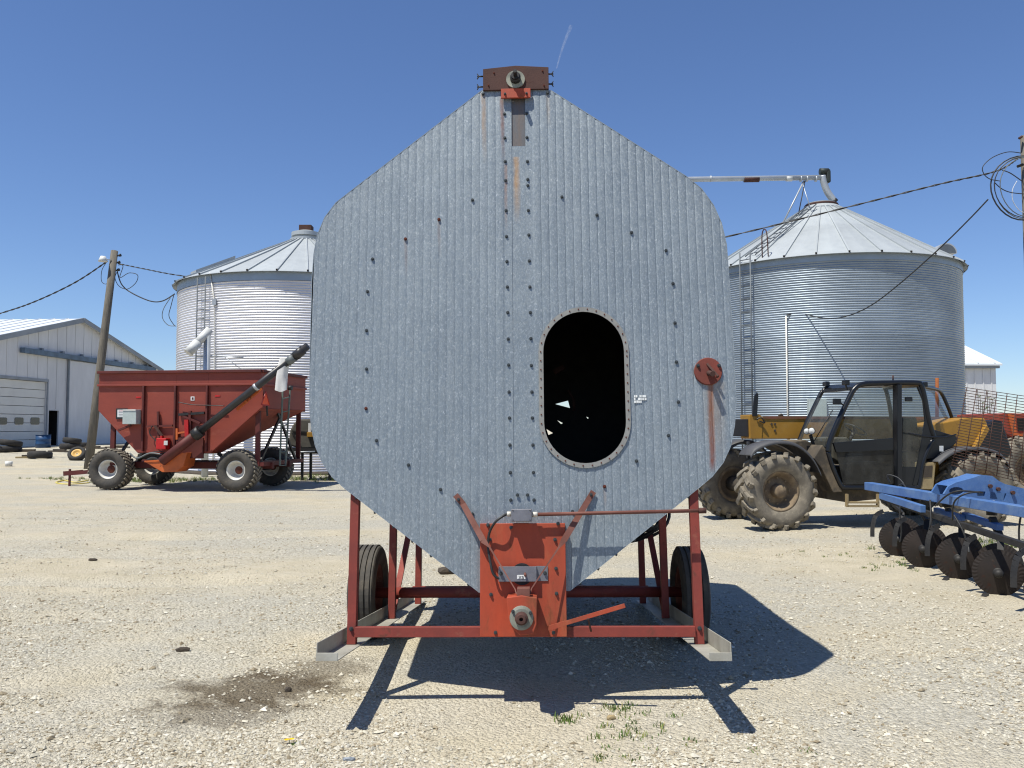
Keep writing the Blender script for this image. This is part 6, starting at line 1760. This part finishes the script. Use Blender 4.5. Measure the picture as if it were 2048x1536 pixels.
# discs
def disc_mesh():
    m = MB(); n = 72; r = 0.22
    V, F = [], []
    rings = [(0.04, 0.0), (0.12, 0.012), (0.17, 0.02), (0.185, 0.022), (r, 0.028)]
    for j, (rr, dd) in enumerate(rings):
        for k in range(n):
            a = 2 * math.pi * k / n
            fl_ = (0.0014 if (k % 2) else -0.0014) if j >= 3 else 0.0
            V.append((rr * math.cos(a), dd + fl_, rr * math.sin(a)))
    for j in range(len(rings) - 1):
        for k in range(n):
            k2 = (k + 1) % n
            F.append((j * n + k, j * n + k2, (j + 1) * n + k2, (j + 1) * n + k))
    F.append(tuple(range(n - 1, -1, -1)))
    m.add(V, F); me = m.mesh('disc'); me.materials.append(MT['disc']); return me
DISC = disc_mesh()
m = MB(); m.lathe([(0, -0.075), (0.028, -0.075), (0.04, -0.05), (0.045, 0.0), (0.06, 0.005)], (0, 0, 0), (0, 1, 0), 18); HUB = m.mesh('hub'); HUB.materials.append(MT['shank'])
dpos = [(1797, 1113), (1847, 1136), (1918, 1159), (1998, 1192)]
dz = math.atan2(-0.30, 0.95)
for i, (x, y) in enumerate(dpos + [(2110, 1235)]):
    g_ = I_.loc(gp(x, y)); c = Vector((g_.x, g_.y, 0.214))
    d = inst('disc', DISC, imp, c, (0, rnd.uniform(0, 1), 0)); d.rotation_euler = (0, rnd.uniform(0, 3), -0.45)
    inst('hub', HUB, d, (0, 0, 0))
    d2 = inst('disc', DISC, imp, c + Vector((0.26, 0.42, 0)), (0, 0.3, -0.35)); inst('hub', HUB, d2, (0, 0, 0))
    # drop arm from the frame, scraper and spring
    top = Vector((0.06, c.y + 0.35, zbm - 0.12))
    mid = c + Vector((0.16, 0.22, 0.30))
    sh_ = ibar('drop_arm', top, mid, 0.07, 0.035, MT['shank']); ibar('drop_arm', mid, c + Vector((0.08, 0.10, 0.02)), 0.06, 0.035, MT['shank'])
    m = MB(); s0_ = c + Vector((-0.20, 0.16, 0.27))
    [m.bar(p_, q_, 0.05, 0.014, (0.4, 0.9, 0)) for p_, q_ in zip(*(lambda L: (L, L[1:]))(spline([s0_ + Vector((0.12, 0.06, 0.05)), s0_, s0_ + Vector((-0.05, -0.02, -0.13)), s0_ + Vector((-0.06, -0.03, -0.26))], 3)))]; m.build('scraper', MT['shank'], imp)
    m = MB(); m.tube([c + Vector((0.08, 0.12, 0.02)), c + Vector((0.34, 0.34, 0.02))], 0.03, 10); m.build('disc_axle', MT['shank'], imp)
    m = MB(); m.tube([top + Vector((0, 0, 0.02)), top + Vector((0.0, 0, 0.13))], 0.05, 10); m.build('clamp', MT['shank'], imp)
    m = MB(); m.bar(c + Vector((-0.12, 0.0, -0.19)), c + Vector((-0.20, -0.08, -0.215)), 0.05, 0.01); m.build('scraper_tip', MT['shank'], imp)
for i, pts in enumerate((((1790, 978, 10.2), (1806, 968, 10.1), (1815, 990, 9.9), (1800, 1015, 9.8), (1803, 1060, 9.8), (1800, 1085, 9.8)),
                         ((1870, 1012, 8.9), (1895, 990, 8.7), (1920, 982, 8.6), (1965, 985, 8.6)), ((1905, 1040, 8.6), (1908, 1005, 8.5), (1930, 988, 8.4), (1960, 984, 8.4)),
                         ((1908, 1030, 8.5), (1925, 1060, 8.4), (1936, 1090, 8.35), (1938, 1105, 8.3)), ((1780, 965, 10.4), (1775, 950, 10.4), (1795, 955, 10.3), (1808, 968, 10.2)),
                         ((2046, 1010, 7.7), (2038, 1060, 7.7), (2042, 1120, 7.7), (2046, 1130, 7.7)), ((1860, 1000, 9.2), (1862, 1040, 9.1), (1858, 1060, 9.1)))):
    m = MB(); m.tube(spline([ia(*p) for p in pts], 6), 0.009, 6); m.build('hydraulic_hose', MT['hose'], imp)

# ------------------------------------------------------------------ wire mesh panel
m0 = at(2070, 960, 11.0)
MM = TR((m0.x, 11.0, 0)); ME = Frame(MM)
mp_ = thing('wire_mesh_panel', 'rusty welded wire mesh panel standing between blue implement and telehandler', 'mesh panel', MM)
tl, tr_, bl, br_ = [ME.loc(at(*p)) for p in ((1931, 775, 11.3), (2075, 796, 11.1), (1902, 930, 11.1), (2060, 968, 10.9))]
NR, NC = 30, 8
for i in range(NR):
    t_ = i / (NR - 1)
    m = MB(); m.tube([tl.lerp(bl, t_), tr_.lerp(br_, t_)], 0.0045, 5); m.build('mesh_wire', MT['mesh_rust'], mp_)
for j in range(NC):
    t_ = (j + 0.1) / (NC - 0.9)
    m = MB(); m.tube([tl.lerp(tr_, t_) + Vector((0, -0.008, 0)), bl.lerp(br_, t_) + Vector((0, -0.008, 0))], 0.0055, 5); m.build('mesh_wire', MT['mesh_rust'], mp_)
m = MB(); m.tube([tr_ + Vector((0.05, 0.02, 0.05)), Vector((br_.x + 0.06, br_.y + 0.05, 0.0))], 0.03, 8); m.build('support_post', MT['mesh_rust'], mp_)

# ------------------------------------------------------------------ red machine behind
r0_ = at(2060, 900, 17.0); r0_.z = 0
RMM = TR(r0_); RF_ = Frame(RMM)
rm_ = thing('red_baler', 'orange red farm machine cut off by the right edge behind the mesh panel', 'farm machine', RMM)
def rp(x, y, v=0.0): return RF_.px(x, y, v)
def rflat(name, pts, v, th, mat, bev=0.01, par=None):
    m = MB(); m.prism([rp(x, y, v) for x, y in pts], (0, th, 0)); return m.build(name, mat, par or rm_, bev)
fr = rflat('body', [(1997, 828), (2016, 826), (2120, 830), (2120, 890), (2040, 884), (2016, 870), (1998, 845)], 0.0, 1.6, MT['red_machine'])
rflat('side_opening_shade', [(2034, 836), (2110, 838), (2110, 862), (2036, 862)], -0.012, 0.008, MT['black_hole'], 0, fr)  # flat near-black plate, the shade of the opening put into its colour
rflat('frame_edge', [(2016, 828), (2030, 830), (2034, 866), (2110, 868), (2110, 874), (2026, 872)], -0.03, 0.028, MT['orange'], 0.003, fr)
rflat('lower_body', [(1972, 845), (1998, 840), (2016, 872), (2060, 890), (2060, 910), (2000, 912), (1975, 880)], 0.35, 1.0, MT['cab_black'])
rflat('lower_frame', [(2035, 905), (2120, 908), (2120, 914), (2035, 911)], 0.1, 0.8, MT['red_machine'])
rflat('blue_tank', [(2034, 892), (2060, 892), (2060, 903), (2036, 903)], 0.15, 0.4, MT['blue'])
ag_wheel(rm_, (rp(2062, 960, -0.1).x, 0.0, 0.72), 0.72, 0.4, R(3))
m = MB(); m.tube([(rp(2062, 960).x, 0.1, 0.72), (rp(2062, 960).x, 1.6, 0.72)], 0.08, 10); m.build('axle', MT['shank'], rm_)
m = MB(); p = rp(2062, 905, 0.5); m.bar((p.x, 0.7, 0.7), (p.x, 0.7, p.z + 0.3), 0.2, 0.2); m.build('axle_mount', MT['shank'], rm_)

# dry weed stalks beyond the mesh
wd = thing('dry_weed', 'tall thin dry weed stalks standing behind the mesh panel', 'weed', TR((at(1968, 900, 24).x, 24.0, 0)))
WDF = Frame(TR((at(1968, 900, 24).x, 24.0, 0)))
for k in range(7):
    tp = WDF.loc(at(1955 + 5 * k, 780 + 9 * ((k * 5) % 4) + 3 * (k % 3), 24.0))
    m = MB(); b = Vector((rnd.uniform(-0.15, 0.15), rnd.uniform(-0.1, 0.1), 0)); P = spline([b, b.lerp(tp, 0.5) + Vector((rnd.uniform(-.06, .06), 0, 0)), tp], 5)
    m.tube(P, 0.008, 5); st_ = m.build('stalk', MT['rubble'], wd)
    m = MB()
    for i in range(26):
        p = P[rnd.randrange(4, len(P))]; a = rnd.uniform(0, 6.28); s_ = rnd.uniform(0.03, 0.08)
        q = p + Vector((math.cos(a) * s_, math.sin(a) * s_, rnd.uniform(-0.02, 0.06)))
        m.add([p, q + Vector((0, 0, 0.014)), q + Vector((0.01, 0, -0.014))], [(0, 1, 2)])
    o = m.build('leaves', MT['grass'], st_, fix=False); o['kind'] = 'stuff'

# ------------------------------------------------------------------ loose bits on the ground
def rock(label, px, py, s, mat, seed):
    g = random.Random(seed); p = gp(px, py)
    import bmesh
    bm = bmesh.new(); bmesh.ops.create_icosphere(bm, subdivisions=2, radius=1.0)
    for v in bm.verts:
        k = 1 + 0.25 * math.sin(v.co.x * 3 + seed) * math.cos(v.co.y * 4 + seed) + g.uniform(-0.10, 0.10)
        v.co = Vector((v.co.x * s[0] * k, v.co.y * s[1] * k, v.co.z * s[2] * k))
    me = bpy.data.meshes.new('rock'); bm.to_mesh(me); bm.free(); me.materials.append(mat)
    o = link('rock', me); o.location = (p.x, p.y, zg(p.x, p.y) + s[2] * 0.55)
    tag(o, label, 'rock', 'loose stones and clods on the gravel')
rock('small dark clod lying right of the dark stain on the gravel', 576, 1380, (0.022, 0.018, 0.018), MT['rubble'], 1)
rock('grey broken chunk lying at the bottom edge left of centre', 697, 1522, (0.03, 0.014, 0.012), MT['shed_trim'], 2)
rock('brown clod lying on the gravel left of the dark stain', 365, 1304, (0.05, 0.022, 0.02), MT['rubble'], 3)
rock('brown dirt clod lying left under the slanted dryer body', 893, 1147, (0.10, 0.06, 0.05), MT['rubble'], 4)
rock('small dark stone on open gravel at far left', 185, 1124, (0.05, 0.03, 0.02), MT['rubble'], 5)
rock('pale tan stone beside weeds in front of the dryer', 1222, 1437, (0.026, 0.02, 0.014), MT['beige'], 6)
p = gp(578, 1488)
fw = thing('dandelion', 'single yellow dandelion flower on the gravel at lower left', 'flower', TR((p.x, p.y, zg(p.x, p.y))))
m = MB(); m.tube([(0, 0, 0), (0.002, 0, 0.02)], 0.0015, 5); m.build('stem', MT['grass'], fw)
for k in range(2):
    m = MB()
    for i in range(14):
        a = 2 * math.pi * i / 14; c = Vector((0.012 * (2 * k - 1), 0.004 * k, 0.02 + 0.002 * k)); d = Vector((math.cos(a), math.sin(a), 0.25)) * 0.013; s_ = Vector((-math.sin(a), math.cos(a), 0)) * 0.003
        m.add([c, c + d - s_, c + d + s_], [(0, 1, 2)])
    o = m.build('petals', MT['petal'], fw, fix=False); o['kind'] = 'stuff'
